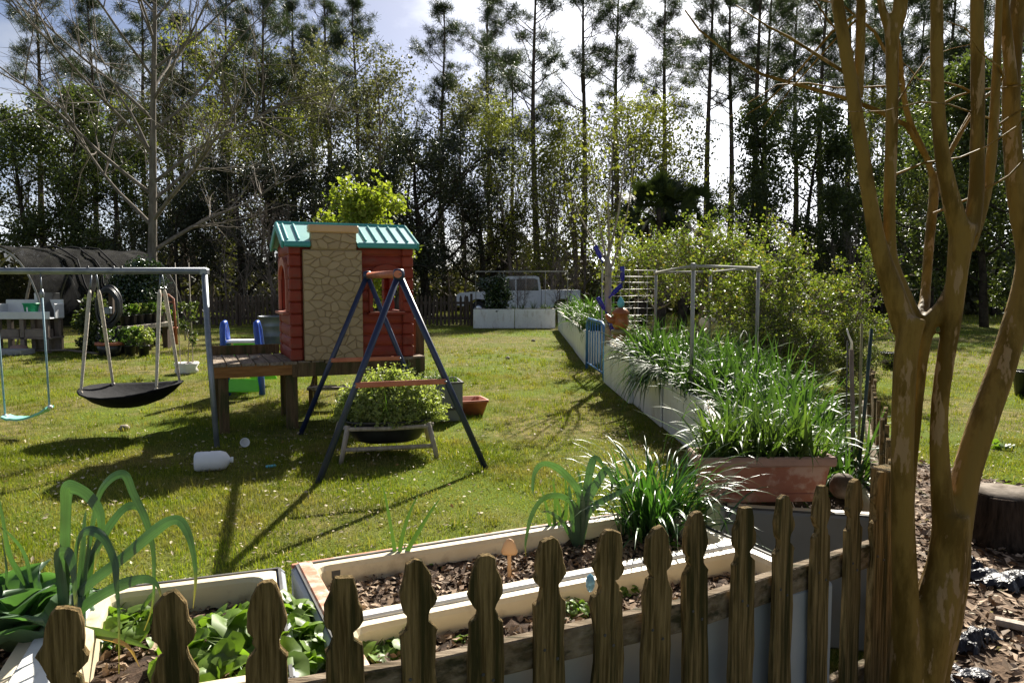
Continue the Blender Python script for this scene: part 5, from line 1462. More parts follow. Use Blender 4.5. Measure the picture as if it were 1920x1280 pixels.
for k in range(13):
    a = k * 2.4; lv = k / 13
    obj('leaf', CB[k % 3], cb, (.02 * math.cos(a), .02 * math.sin(a), .0 + .07 * lv), (0, -R(10 + 62 * lv), a), .75 + .4 * (1 - lv))

# ---- mushroom marker
q = G(955, 1090, SZ); mk = thing('mushroom_marker', 'little terracotta mushroom-shaped plant marker in the wood chips', 'marker', q)
mb = MB(); mb.box((0, 0, .05), (.014, .012, .14), bev=.003); mb.build('stake', 'cap_plastic', mk)
mb = MB(); mb.lathe([(.026, .10), (.03, .108), (.022, .135), (.012, .152), (.001, .157)], 14, sy=.5); mb.build('cap', 'cap_plastic', mk)

# ---- herb mound in the tub
r = rn(500); n = 15000
d = r.normal(0, 1, (n, 3)); d /= np.linalg.norm(d, axis=1)[:, None]; d[:, 2] = np.abs(d[:, 2]); rad = r.uniform(.55, 1.06, n) ** .6
bmp = 1 + .10 * np.sin(d[:, 0] * 7 + 1) * np.cos(d[:, 1] * 6) + .05 * np.sin(d[:, 0] * 17)
pos = d * rad[:, None] * bmp[:, None] * np.array((.47, .38, .42)) + np.array((.03, .04, .31))
V, F = cards(r, pos, .021 * r.uniform(.6, 1.3, n), 1.7, up=.5)
hm = thing('herb_mound', 'bushy pale green herb mound overflowing the black tub', 'plant', TB, TR_)
ns_ = 420; sd_ = r.normal(0, 1, (ns_, 3)); sd_ /= np.linalg.norm(sd_, axis=1)[:, None]; sd_[:, 2] = np.abs(sd_[:, 2])
sp_ = np.repeat(sd_, 9, 0) * (1.0 + np.tile(np.linspace(0, .24, 9), ns_) * np.repeat(r.uniform(.2, 1.2, ns_), 9))[:, None] * np.array((.47, .38, .42)) + np.array((.03, .04, .31)) + r.normal(0, .008, (ns_ * 9, 3))
V, F = join([(V, F), cards(r, sp_, .021 * r.uniform(.6, 1.2, len(sp_)), 1.7, up=.5)])
obj('leaves', np_mesh('leaves', V, F, 'herb'), hm)
V, F = blades(np.zeros((220, 3)) + r.normal(0, .13, (220, 3)) * (1, 1, 0) + (0, 0, .3), r.uniform(0, 6.28, 220), r.uniform(0, .9, 220), r.uniform(.28, .42, 220), .005, .2, 3)
obj('stems', np_mesh('stems', V, F, 'seedling'), hm)
p = Vector((-1.35, 8.35, 0))
gb_ = broadleaf(511, .62, .01, .1, 12, .30, 20, .05, .10, 'twig', 'herb', up=.7, sub=4, tsub=3, aspect=2.4)
plant_tree('potted_shrub', gb_, (-1.45, 8.55, .16), 0, .52 / tree_h(gb_), 'leafy green plant growing behind the herb mound', 'plant', None)
mb = MB(); mb.lathe([(.10, 0), (.13, .2), (.14, .2), (.14, .22), (.12, .22), (.11, .15), (.001, .14)], 20); o = mb.build('black_pot', 'black_plastic', None, (-1.45, 8.55, 0)); tag(o, 'black plastic pot holding the plant behind the herb mound', 'pot')
for k in range(6):
    o = obj('grass_tuft', ONS[k % 3], None, (-1.1 + k * .08, 8.72 + rb.uniform(-.1, .12), .38), (0, 0, k), .75); tag(o, 'thin grassy tuft growing in the grey planter box', 'plant', 'tufts in the grey planter box')

# ================================================================== SMALL THINGS ON THE LAWN
q = G(400, 882); jg = thing('plastic_jug', 'white one gallon plastic jug lying on its side in the shade', 'jug', (q.x, q.y, .085), R(16))
mb = MB(); mb.lathe([(.001, -.145), (.07, -.145), (.082, -.13), (.084, -.05), (.081, -.03), (.084, -.01), (.084, .06), (.07, .105), (.035, .13), (.022, .135), (.022, .15), (.001, .15)], 24)
jb = mb.build('body', 'white_plastic', jg); jb.rotation_euler = (0, R(90), 0)
mb = MB(); mb.lathe([(.025, .142), (.025, .163), (.001, .164)], 16); o = mb.build('cap', 'white_paint', jg); o.rotation_euler = (0, R(90), 0)
mb = MB(); mb.lathe([(.010, -.1455), (.013, -.1475), (.001, -.148)], 10, (.035, -.02, 0)); o = mb.build('base_mark', 'gasket', jg); o.rotation_euler = (0, R(90), 0)
q = G(457, 838); mb = MB(); mb.lathe([(.03, 0), (.042, .07), (.046, .07), (.046, .078), (.038, .075), (.028, .012), (.001, .01)], 16); o = mb.build('paper_cup', 'cloth_white_litter', None, (q.x, q.y, .035), (R(70), 0, R(30))); tag(o, 'small crumpled white cup lying by the deck post', 'cup')
q = G(508, 876); mb = MB(); mb.box((0, 0, .012), (.09, .035, .02), (0, 0, .6), .006); o = mb.build('plastic_scrap', 'aqua_glaze', None, (q.x, q.y, .0)); tag(o, 'small blue plastic scrap lying in the shaded grass', 'litter')
q = G(350, 700); bk = thing('white_bucket_wrap', 'crumpled white pot wrapped around a thin young sapling', 'pot', (q.x, q.y, 0))
mb = MB(); rr = random.Random(4); mb.lathe([(.16, 0), (.20, .05), (.17, .10), (.21, .19), (.20, .20), (.17, .15), (.001, .14)], 18)
mb.v = [(x * rr.uniform(.9, 1.1), y * rr.uniform(.9, 1.1), z * rr.uniform(.93, 1.05)) for x, y, z in mb.v]; mb.build('pot', 'white_cloth', bk)
sap = broadleaf(521, 1.6, .016, .45, 6, .22, 7, .07, .08, 'twig', 'evergreen_leaf', up=1.0, sub=2, tsub=2)
plant_tree('young_sapling', sap, (q.x + .02, q.y, .12), 0, 1.15 / tree_h(sap), 'thin young sapling standing in the crumpled white pot', 'sapling', None)
for i, dx_ in enumerate((-.10, .12)):
    mb = MB(); mb.tube([(q.x + dx_, q.y, 0), (q.x + dx_ - .04 + .02 * i, q.y, 1.95)], .009, 6); o = mb.build('bamboo_stake', 'grey_wood'); tag(o, 'thin tall garden stake beside the sapling in the white pot', 'stake', 'stakes by the sapling')
for i, (px, py) in enumerate(((612, 0), (233, 806), (952, 673), (1000, 640))):
    if i == 0: continue
    q = G(px, py); mb = MB(); mb.lathe([(.001, 0), (.035, .005), (.05, .03), (.03, .06), (.001, .065)], 9, sx=1.3); o = mb.build('pale_stone', 'grey_wood', None, (q.x, q.y, -.005), (0, 0, i)); tag(o, 'pale stone lying in the sunny grass', 'stone', 'stones in the grass')

# ================================================================== RIGHT SIDE: FRAME, TOTEM, BOTTLE TREE, GATE, TRELLIS
fr = thing('garden_pipework', 'grey pipe frame standing over the onion planters', 'frame', (2.2, 8, 0))
pa = W(1300, 505, 7.2); pb = W(1422, 510, 8.2); pc = W(1230, 520, 11.6); pd = W(1332, 520, 11.0)
zt = 1.76
P4 = [Vector((p.x, p.y, 0)) for p in (pa, pb, pc, pd)]
for p in P4:
    mb = MB(); mb.tube([loc(fr, p + Vector((0, 0, .5))), loc(fr, p + Vector((0, 0, zt)))], .019 if p.y < 9 else .021, 10); mb.build('post', 'pvc_pipe', fr)
    mb = MB(); mb.lathe([(.025, -.045), (.026, .024), (.014, .028)], 10, loc(fr, p + Vector((0, 0, zt)))); mb.build('elbow', 'pvc_pipe', fr)
for a, b in ((0, 1), (2, 3), (0, 2), (1, 3)):
    mb = MB(); mb.tube([loc(fr, P4[a] + Vector((0, 0, zt))), loc(fr, P4[b] + Vector((0, 0, zt)))], .015, 10); mb.build('bar', 'pvc_pipe', fr)
# wire trellis
tl = thing('wire_trellis', 'rusty wire mesh trellis panel behind the pottery totem', 'trellis', (W(1180, 560, 13).x, 13, 0), .05)
wz0, wz1, ww = .6, 1.82, .95
for k in range(12):
    z = wz0 + (wz1 - wz0) * k / 11; mb = MB(); mb.tube([(-ww / 2, 0, z + rb.gauss(0, .006)), (ww / 2, 0, z + rb.gauss(0, .006))], .005, 4); mb.build('wire', 'wire', tl)
for k in range(7):
    x = -ww / 2 + ww * k / 6; mb = MB(); mb.tube([(x, .008, 0), (x, .008, wz1 + .02)], .005 if 0 < k < 6 else .014, 5); mb.build('wire', 'wire', tl)
# pottery totem
tq = W(1163, 655, 11.0); to = thing('pottery_totem', 'stacked rust-coloured pottery totem with an aqua finial', 'sculpture', (tq.x, 11.0, .60))
mb = MB(); mb.lathe([(.03, 0), (.05, .02), (.11, .18), (.125, .22), (.10, .24)], 20); mb.build('cone', 'rust_glaze', to)
mb = MB(); mb.lathe([(.10, .235), (.135, .25), (.14, .30), (.09, .32)], 20); mb.build('collar', 'olive_glaze', to)
mb = MB(); mb.lathe([(.08, .315), (.115, .36), (.12, .45), (.10, .52), (.125, .54), (.13, .56), (.10, .60), (.06, .63), (.001, .64)], 20); mb.build('vase', 'rust_glaze', to)
mb = MB(); mb.tube([(-.08, -.02, .44), (-.16, -.03, .46), (-.22, -.03, .53)], [.06, .05, .025], 10); mb.build('spout', 'rust_glaze', to)
mb = MB(); mb.lathe([(.035, .63), (.055, .68), (.05, .72), (.02, .78), (.001, .80)], 16); mb.build('finial', 'aqua_glaze', to)
# cream ornament
q = W(1328, 600, 11.8); mb = MB(); mb.lathe([(.06, -.55), (.07, -.1), (.10, -.09), (.145, -.04), (.14, .03), (.09, .085), (.001, .105)], 18); o = mb.build('dome_ornament', 'cream_glaze', None, (q.x, q.y, .98)); tag(o, 'cream dome-topped garden ornament half hidden beyond the onion leaves', 'ornament')
# bottle tree
bt = thing('bottle_tree', 'slender tan bottle tree trunk with sparse yellow leaves at the end of the planter row', 'tree', (W(1140, 650, 11.75).x, 11.75, .56))
tb = MB(); Yb = 11.75
def T(px, py, d=0): return W(px, py, Yb + d) - bt.location
tb.tube([T(1140, 648), T(1141, 600), T(1139, 550), T(1141, 505), T(1138, 480)], [.06, .052, .05, .052, .04], 10)
for pts in ([(1140, 508), (1132, 460), (1120, 400), (1112, 330), (1100, 250)], [(1140, 505), (1142, 440), (1140, 370), (1148, 290), (1145, 230)], [(1142, 510), (1152, 485), (1165, 450), (1178, 390), (1185, 330), (1190, 280)], [(1138, 490), (1122, 468), (1105, 440), (1085, 400), (1070, 350)], [(1141, 480), (1160, 400), (1170, 310), (1175, 250)]):
    tb.tube([T(x, y, .05 * i) for i, (x, y) in enumerate(pts)], taper(.022, .006, len(pts) - 1), 6)
tb.build('trunk', 'grey_wood', bt)
r = rn(530); n = 420
cen = np.array([T(x, y) for x, y in ((1100, 260), (1112, 330), (1145, 240), (1175, 270), (1185, 330), (1165, 450), (1170, 480), (1085, 400), (1072, 360), (1150, 420), (1160, 520), (1135, 300), (1170, 400), (1150, 600))])
pos = cen[r.integers(0, len(cen), n)] + r.normal(0, .17, (n, 3))
V, F = cards(r, pos, .055 * r.uniform(.6, 1.2, n), 1.5); obj('crown', np_mesh('crown', V, F, 'spring_leaf'), bt)
def bottle(px, py, ang, Y, k):
    q = W(px, py, Y); t = thing('blue_bottle', ['cobalt bottle stuck highest on the bottle tree', 'upright cobalt bottle right of the bottle tree trunk', 'slanted cobalt bottle below the upright one', 'cobalt bottle low on the bottle tree near the blue gate', 'cobalt bottle hanging low between trunk and totem'][k], 'bottle', q)
    mb = MB(); mb.lathe([(.001, -.13), (.035, -.13), (.038, -.12), (.038, .03), (.030, .07), (.014, .10), (.013, .15), (.016, .15), (.016, .16), (.001, .16)], 16)
    o = mb.build('glass', 'cobalt_glass', t); o.rotation_euler = (0, R(ang), 0)
for k, (px, py, an) in enumerate(((1122, 475, 155), (1167, 515, 178), (1155, 545, 225), (1128, 571, 150), (1146, 612, 160))): bottle(px, py, an, 11.68, k)
# blue gate
gq = G(1098, 690); gt = thing('blue_gate', 'blue tubular metal gate leaning between the two planter rows', 'gate', (0, 0, 0))
A0, A1 = Vector((1.40, 13.9, 0)), Vector((1.50, 12.1, 0))
def gp(t, z): return A0 * (1 - t) + A1 * t + Vector((0, 0, z))
mb = MB(); mb.tube([gp(0, 0.0), gp(0, .80), gp(.04, .90), gp(.12, .94), gp(.88, .94), gp(.96, .90), gp(1, .80), gp(1, 0)], .028, 10); mb.build('frame', 'gate_blue', gt)
for t in (.2, .35, .5, .65, .8):
    mb = MB(); mb.tube([gp(t, .12), gp(t, .94)], .012, 6); mb.build('bar', 'gate_blue', gt)
mb = MB(); mb.tube([gp(0, .12), gp(1, .12)], .016, 8); mb.build('bottom_bar', 'gate_blue', gt)
# stakes near the trough
for k, (x0, y0, x1, y1, r0, m_, lab) in enumerate(((1607, 870, 1634, 616, .009, 'dark_stake', 'dark green garden stake leaning behind the terracotta trough'), (1612, 760, 1616, 606, .007, 'olive_glaze', 'olive bamboo stake behind the terracotta trough'),
    (1604, 790, 1596, 655, .012, 'twig', 'rough grey branch stake with a peeled bent tip'), (1583, 880, 1589, 640, .004, 'gasket', 'thin black wire stake behind the terracotta trough'))):
    Yk = 3.75 + .1 * k; a, b = W(x0, y0, Yk), W(x1, y1, Yk + .05); a.z = min(a.z, .5)
    mb = MB(); mb.tube([a, (a + b) / 2 + Vector((.004, 0, 0)), b], r0, 8); o = mb.build('garden_stake', m_); tag(o, lab, 'stake')
mb = MB(); Yk = 3.95; mb.tube([W(1596, 655, Yk), W(1597, 642, Yk), W(1591, 628, Yk), W(1588, 616, Yk)], [.008, .006, .005, .003], 6); o = mb.build('peeled_twig', 'white_cloth'); tag(o, 'pale peeled bent twig at the tip of a branch stake', 'twig')

# ================================================================== MULCH CORNER
def pot(name, px, py, lab, rad, h, mat='black_plastic', grp=None, Y=None, z=0.0, plant=None):
    q = G(px, py, z); t = thing(name, lab, 'pot', q, 0, grp)
    mb = MB(); mb.lathe([(rad * .75, 0), (rad * .98, h * .9), (rad * 1.06, h * .9), (rad * 1.06, h), (rad * .94, h), (rad * .9, h * .85), (.001, h * .84)], 18); mb.build('pot', mat, t)
    return q
pot('nursery_pot', 1668, 690, 'black nursery pot on the lawn beyond the side fence', .17, .30)
pot('nursery_pot', 1925, 742, 'black nursery pot on the sunny lawn right of the tree', .19, .36)
q = G(1895, 1030); sm = thing('tree_stump', 'dark cut tree stump in the mulch', 'stump', (q.x + .06, q.y + .15, 0))
mb = MB(); rr = random.Random(6); mb.lathe([(.27, -.02), (.235, .06), (.215, .2), (.21, .30), (.20, .31)], 22); mb.v = [(x * (1 + .06 * math.sin(5 * math.atan2(y, x)) + rr.gauss(0, .012)), y * (1 + .06 * math.sin(5 * math.atan2(y, x)) + rr.gauss(0, .012)), z) for x, y, z in mb.v]; mb.build('trunk', 'stump_bark', sm)
mb = MB(); mb.lathe([(.195, .305), (.19, .318), (.001, .312)], 22); mb.build('cut_top', 'stump_top', sm)
def crumple(name, px, py, sx, sy, h, seed, lab, rz=0, mat='black_sheet'):
    r = np.random.default_rng(seed); q = G(px, py); nx, ny = 40, 28
    X, Yy = np.meshgrid(np.linspace(-sx, sx, nx), np.linspace(-sy, sy, ny)); Z = np.zeros_like(X)
    for k in range(7):
        a = r.uniform(0, 6.28); f = r.uniform(14, 48); Z += np.abs(np.sin((X * np.cos(a) + Yy * np.sin(a)) * f + r.uniform(0, 6))) * h / 7
    rad_ = np.sqrt((X / sx) ** 2 + (Yy / sy) ** 2); th_ = np.arctan2(Yy, X); lim = .72 + .16 * np.sin(3 * th_ + seed) + .12 * np.sin(7 * th_ + 2 * seed); ed = np.clip((lim - rad_) * 3.5, 0, 1); Z = .006 + Z ** 1.0 * (.1 + .9 * ed) + r.normal(0, .0008, X.shape)
    X = X + r.normal(0, .002, X.shape); Yy = Yy + r.normal(0, .002, X.shape); X *= 1 + .25 * np.sin(Yy * 9 + seed)
    V = np.stack([X.ravel(), Yy.ravel(), Z.ravel()], 1); ii = np.arange(nx * ny).reshape(ny, nx)
    F = np.stack([ii[:-1, :-1].ravel(), ii[:-1, 1:].ravel(), ii[1:, 1:].ravel(), ii[1:, :-1].ravel()], 1)
    F = F[(rad_ < lim)[:-1, :-1].ravel()]
    o = obj(name, np_mesh(name, V, F, mat, False), None, (q.x, q.y, .006), (0, 0, rz)); tag(o, lab, 'plastic sheet'); return o
crumple('plastic_sheet', 1880, 1095, .30, .17, .075, 1, 'crumpled shiny black plastic sheet below the tree stump')
crumple('plastic_sheet', 1815, 1215, .17, .09, .085, 2, 'folded black plastic flap sticking out of the mulch', .5)
crumple('plastic_sheet', 1800, 1275, .22, .08, .04, 3, 'flat strip of black plastic beside the tree base', .2)
crumple('plastic_sheet', 1810, 1065, .16, .10, .07, 7, 'small crumpled black plastic piece near the tree trunk', .9)
mb = MB(); q = G(1905, 1190); mb.box((0, 0, .02), (.30, .05, .03), (0, 0, -.6), .004); o = mb.build('plank_offcut', 'grey_wood', None, (q.x + .08, q.y, .01)); tag(o, 'grey plank offcut lying in the wood chips', 'plank')
# small plants in the mulch
for k, (px, py, s) in enumerate(((1860, 945, 1.4), (1915, 935, 1.6), (1885, 840, 1.2), (1850, 960, 1.0))):
    leafy(px, py, 6, .07, .09, 'pale green sprout in the mulch beside the tree stump', 'sprouts by the stump', s, z=.0, name='sprout')
# little things beside the trough
p = W(1590, 925, 3.35); mb = MB(); mb.lathe([(.001, -.05), (.04, -.045), (.06, -.02), (.06, .02), (.045, .05), (.03, .06), (.001, .06)], 16); o = mb.build('small_jar', 'stump_top', None, (1.545, 3.42, .65)); tag(o, 'small dark round jar next to the terracotta trough', 'jar')

# ================================================================== POTTING AREA, far left
hs = thing('shade_tunnel', 'arched tunnel frame covered in black shade cloth', 'shelter', (0, 0, 0))
A0 = Vector((-12.55, 18.0, 0)); A1 = Vector((-10.9, 21.6, 0)); ax = (A1 - A0).normalized(); sd = Vector((ax.y, -ax.x, 0))
RT, HT_ = 2.0, 2.52; V = []; nu, nv = 12, 22; r = rn(600)
for i in range(nu + 1):
    c = A0 + (A1 - A0) * i / nu; sag = .06 * math.sin(i * math.pi / 3) ** 2
    for j in range(nv + 1):
        a = math.pi * j / nv
        V.append(c + sd * (math.cos(a) * RT) + Vector((0, 0, max(.35, math.sin(a) ** .8 * HT_ - sag + r.normal(0, .018)))))
F = [(i * (nv + 1) + j, i * (nv + 1) + j + 1, (i + 1) * (nv + 1) + j + 1, (i + 1) * (nv + 1) + j) for i in range(nu) for j in range(nv)]
mb = MB(); mb.add(V, F, True); mb.build('shade_cloth', 'shade_cloth', hs)
for i in range(5):
    c = A0 + (A1 - A0) * i / 4; mb = MB(); mb.tube([c + sd * (math.cos(math.pi * j / 20) * (RT - .04)) + Vector((0, 0, math.sin(math.pi * j / 20) ** .8 * (HT_ - .05))) for j in range(21)], .022, 6); mb.build('hoop', 'pvc_pipe', hs)
for k in range(3):
    mb = MB(); i0 = .35 + .13 * k; c = A0 + (A1 - A0) * i0
    pts = [c + ax * (.45 * (j / 8 - .5) + .07 * math.sin(j * 2 + k)) + sd * (math.cos(math.pi * (.06 + .5 * j / 8)) * (RT + .02)) + Vector((0, 0, math.sin(math.pi * (.06 + .5 * j / 8)) ** .8 * HT_ + .02)) for j in range(9)]
    mb.tube(pts, .022, 6); mb.build('fold', 'black_fabric', hs)
mb = MB(); mb.tube([A0 + sd * -.2 + Vector((.3, .6, 0)), A0 + sd * .55 + Vector((.3, .6, 1.9))], .03, 6); mb.build('prop', 'grey_wood', hs)
# wash sink
q = G(52, 652); SX = W(52, 580, 17.2).x
sk = thing('wash_sink', 'long white wash sink on a wooden stand below the shade tunnel', 'sink', (SX, 17.2, 0))
SW_ = 1.34
for c, s in (((0, -.27, .86), (SW_, .03, .17)), ((0, .27, 1.0), (SW_, .03, .42)), ((-SW_ / 2 + .015, .1, .95), (.03, .34, .34)), ((SW_ / 2 - .015, .1, .95), (.03, .34, .34)), ((0, 0, .79), (SW_ - .02, .52, .03))):
    mb = MB(); mb.box(c, s, bev=.01); mb.build('basin_wall', 'sink_white', sk)
for x in (-.55, .0, .55):
    mb = MB(); mb.box((x, -.2, .385), (.10, .10, .77), bev=.005); mb.build('leg', 'stall_wood', sk); mb = MB(); mb.box((x, .2, .385), (.10, .10, .77), bev=.005); mb.build('leg', 'stall_wood', sk)
mb = MB(); mb.box((0, 0, .34), (SW_, .5, .04), bev=.004); mb.build('shelf', 'stall_wood', sk)
for x, w_ in ((-.28, .42), (.30, .48)):
    mb = MB(); mb.box((0, 0, .09), (w_, .3, .18), bev=.01); o = mb.build('storage_crate', 'stall_wood', None, (SX + x, 17.1, .361)); tag(o, 'grey crate on the shelf under the wash sink', 'crate', 'crates under the sink')
mb = MB(); mb.box((0, 0, .17), (.44, .3, .34), bev=.01); o = mb.build('white_box', 'sink_white', None, (W(88, 550, 17.9).x, 17.9, 1.02)); tag(o, 'white box standing behind the wash sink', 'box')
mb = MB(); mb.box((0, 0, .5), (.5, .35, 1.02), bev=.01); o = mb.build('dark_cabinet', 'stall_wood', None, (W(88, 550, 17.9).x, 17.9, 0)); tag(o, 'brown cabinet behind the wash sink', 'cabinet')
gbx = thing('green_crate', 'bright green plastic container sitting in the white sink', 'container', (W(58, 570, 17.15).x, 17.15, .81))
mb = MB(); mb.lathe([(.10, 0), (.14, .30), (.155, .30), (.155, .325), (.12, .32), (.09, .03), (.001, .02)], 20, power=6, sx=1.05, sy=.7); mb.build('body', 'green_box', gbx)
mb = MB(); mb.box((-.03, -.10, .17), (.03, .01, .13)); mb.build('tag', 'white_plastic', gbx)
mb = MB(); mb.box((-11.6, 16.6, .06), (1.6, .5, .12), bev=.01); o = mb.build('concrete_slab', 'concrete'); tag(o, 'low concrete slab in front of the wash sink', 'slab')
mb = MB(); q = G(36, 662); mb.lathe([(.001, 0), (.12, .01), (.17, .08), (.13, .17), (.001, .2)], 10, sx=1.3); o = mb.build('reddish_rock', 'terracotta_rim', None, (q.x, q.y, 0)); tag(o, 'reddish rock at the end of the concrete slab', 'rock')
# tubs stacked / hose coil
hc = thing('hose_coil', 'black hose coiled in an upright oval on a post', 'hose', (W(207, 600, 16.7).x, 16.7, 0))
rr = random.Random(9)
for k in range(16):
    rx, rz_ = .26 - .012 * (k % 7) + rr.gauss(0, .006), .44 - .02 * (k % 7) + rr.gauss(0, .01); cz = 1.10 - .03 * (k // 7); yy = -.05 * (k // 6) + rr.gauss(0, .015)
    pts = [(rx * math.cos(2 * math.pi * j / 28) + .01 * math.sin(j), yy, cz + rz_ * math.sin(2 * math.pi * j / 28)) for j in range(28)]
    mb = MB(); mb.tube(pts, .022, 6, closed=True); mb.build('loop', 'black_plastic', hc)
for k in range(8):
    mb = MB(); rx = .22 + rr.gauss(0, .02); cz = .62 - .045 * k
    mb.tube([(rx * math.cos(math.pi + math.pi * j / 12), -.12 + rr.gauss(0, .005), cz + .12 * math.sin(math.pi + math.pi * j / 12)) for j in range(13)], .02, 6); mb.build('loop', 'black_plastic', hc)
mb = MB(); mb.box((0, .08, .7), (.09, .09, 1.4), bev=.005); mb.build('post', 'old_fence', hc)
mb = MB(); mb.box((0, -.10, .98), (.16, .10, .16), bev=.02); mb.build('hanger', 'tank_steel', hc)
# plank shelf with pots
ps = thing('plank_shelf', 'rough pale plank shelf propped on blocks beside the hose', 'shelf', (0, 0, 0))
s0, s1 = W(229, 611, 17.0), W(316, 602, 18.4)
mb = MB(); mb.beam(s0 + Vector((0, 0, -.06)), s1 + Vector((0, 0, -.06)), .32, .11, .008); mb.build('plank', 'grey_wood', ps)
for t in (.04, .5, .95):
    c = s0 * (1 - t) + s1 * t; mb = MB(); mb.box((c.x, c.y, (c.z - .12) / 2), (.12, .2, c.z - .12), bev=.004); mb.build('support', 'old_fence', ps)
LB = [broadleaf(700 + k, .5, .008, .1, 7, .2, 10, .07, .07, 'twig', ['chive', 'broad', 'herb'][k], up=.8, sub=2, tsub=2, aspect=2.2) for k in range(3)]
LBH = [tree_h(l) for l in LB]
def potted(p, rad, h, mat, k, plabel, grp, lab2, grp2, sc=.8):
    t = thing('nursery_pot', plabel, 'pot', p, 0, grp)
    mb = MB(); mb.lathe([(rad * .78, 0), (rad, h * .92), (rad * 1.06, h * .92), (rad * 1.06, h), (rad * .9, h), (.001, h * .9)], 14); mb.build('pot', mat, t)
    if lab2: plant_tree('potted_plant', LB[k % 3], (p[0], p[1], p[2] + h * .9), k, sc * .5 / LBH[k % 3], lab2, 'plant', grp2)
for k in range(6):
    t = .06 + k * .155; c = s0 * (1 - t) + s1 * t
    potted((c.x, c.y, c.z + .002), .105, .23, 'black_plastic', k, 'black nursery pot standing on the plank shelf', 'pots on the plank shelf', 'green seedlings in a pot on the plank shelf', 'seedlings on the plank shelf', .55)
for k, (px, py) in enumerate(((236, 664), (252, 664), (265, 660), (244, 668), (280, 652), (270, 668), (290, 648), (230, 655))):
    q = G(px, py); potted((q.x, q.y, 0), .12, .24, 'black_plastic', k, 'black nursery pot on the ground below the plank shelf', 'pots below the plank shelf', 'leafy plant in a pot below the plank shelf', 'plants below the plank shelf', .8)
q = G(318, 645); potted((q.x, q.y, 0), .20, .44, 'terracotta_red', 1, 'tall square terracotta coloured pot beside the orange bed frame', None, 'tall leafy plant in the terracotta coloured pot', None, 1.0)
q = G(206, 668); 
t = thing('terracotta_bowl', 'wide dark pot with a terracotta rim below the hose coil', 'pot', (q.x, q.y, 0))
mb = MB(); mb.lathe([(.20, 0), (.27, .26), (.25, .27), (.001, .24)], 20, sy=.8); mb.build('pot', 'black_plastic', t); mb = MB(); mb.lathe([(.272, .25), (.30, .25), (.30, .31), (.26, .31), (.255, .25)], 20, sy=.8); mb.build('rim', 'terracotta_red', t)
plant_tree('potted_plant', LB[0], (q.x, q.y, .24), 0, .35 / LBH[0], 'spiky yellow green plant in the wide terracotta-rimmed pot', 'plant', None)
# low edging branch and dark bed
mb = MB(); q0, q1 = G(60, 662), G(185, 668); mb.tube([q0 + Vector((0, 0, .05)), (q0 + q1) / 2 + Vector((0, .1, .10)), q1 + Vector((0, 0, .06))], .025, 6); o = mb.build('edging_branch', 'twig'); tag(o, 'fallen branch edging the potting area', 'branch')
# orange bed frame
bf = thing('orange_bed_frame', 'orange painted metal bed frame behind the potted plants', 'bed frame', (0, 0, 0))
Yf = 19.4; P = [W(258, 615, Yf), W(258, 566, Yf), W(264, 555, Yf), W(316, 553, Yf), W(325, 560, Yf), W(331, 620, Yf)]; P[0].z = 0; P[-1].z = 0
mb = MB(); mb.tube(P, .032, 8); mb.build('frame', 'orange_rust', bf)
mb = MB(); mb.tube([W(258, 567, Yf), W(326, 566, Yf)], .016, 6); mb.build('crossbar', 'orange_rust', bf)
for px in (275, 295, 314):
    a, b = W(px, 566, Yf), W(px, 600, Yf); mb = MB(); mb.tube([a, b], .010, 6); mb.build('spindle', 'orange_rust', bf)
# stock tank
q = G(505, 645); tk = thing('stock_tank', 'round galvanised stock tank behind the playhouse', 'tank', (q.x + .1, 19.6, 0))
mb = MB(); mb.lathe([(.40, 0), (.405, .02), (.405, .20), (.415, .22), (.405, .24), (.405, .46), (.415, .48), (.405, .50), (.41, .70), (.425, .71), (.425, .73), (.40, .73), (.395, .1), (.001, .1)], 32); mb.build('tank', 'tank_steel', tk)

# ================================================================== FAR PICKET FENCE
ff = thing('far_picket_fence', 'dark old picket fence closing the far end of the lawn', 'fence', (0, 27.5, 0))
mb = MB(); mb.prism([(-.045, .06), (.045, .06), (.045, 1.05), (.025, 1.12), (0, 1.15), (-.025, 1.12), (-.045, 1.05)], -.01, .01); PKF = mb.mesh('picket', 'old_fence')
x = -13.2; k = 0
while x < -1.5:
    obj('picket', PKF, ff, (x, 0, rf.gauss(0, .02)), (0, rf.gauss(0, .02), 0)); x += .145; k += 1
for z in (.30, .86):
    mb = MB(); mb.beam((-13.2, .035, z), (-1.45, .035, z), .04, .09); mb.build('rail', 'old_fence', ff)
for x in (-13.0, -10.1, -7.2, -4.3, -1.5):
    mb = MB(); mb.box((x, .09, .6), (.09, .09, 1.2), bev=.005); mb.build('post', 'old_fence', ff)
# brush pile behind it
r = rn(610); bp = MB()
for k in range(90):
    p = np.array((r.uniform(-11.5, -8.5), r.uniform(28.2, 29.5), r.uniform(.1, .9))); pts, _ = wig_path(r, p, r.normal(0, 1, 3) * (1, .6, .5) + (0, 0, .5), r.uniform(.6, 1.6), 4, .2); bp.tube(pts, taper(.02, .006, 4), 4, cap=False)
o = bp.build('brush_pile', 'grey_bark'); tag(o, 'pile of dry grey branches behind the far picket fence', 'brush pile', kind='stuff')
# pipe arch over the end planters
pf = thing('pipe_arch', 'thin pale pipe arch over the end planters before the truck', 'frame', (0, 26.9, 0))
zt2 = W(960, 509, 26.9).z
mb = MB(); mb.tube([(-1.30, 0, .3), (-1.30, 0, zt2), (2.0, 0, zt2), (2.0, 0, .3)], .022, 6); mb.build('pipe', 'pvc_pipe', pf)
for x in (-.3, .5, 1.2):
    mb = MB(); mb.tube([(x, 0, .6), (x, 0, zt2)], .008, 4); mb.build('string', 'wire', pf)

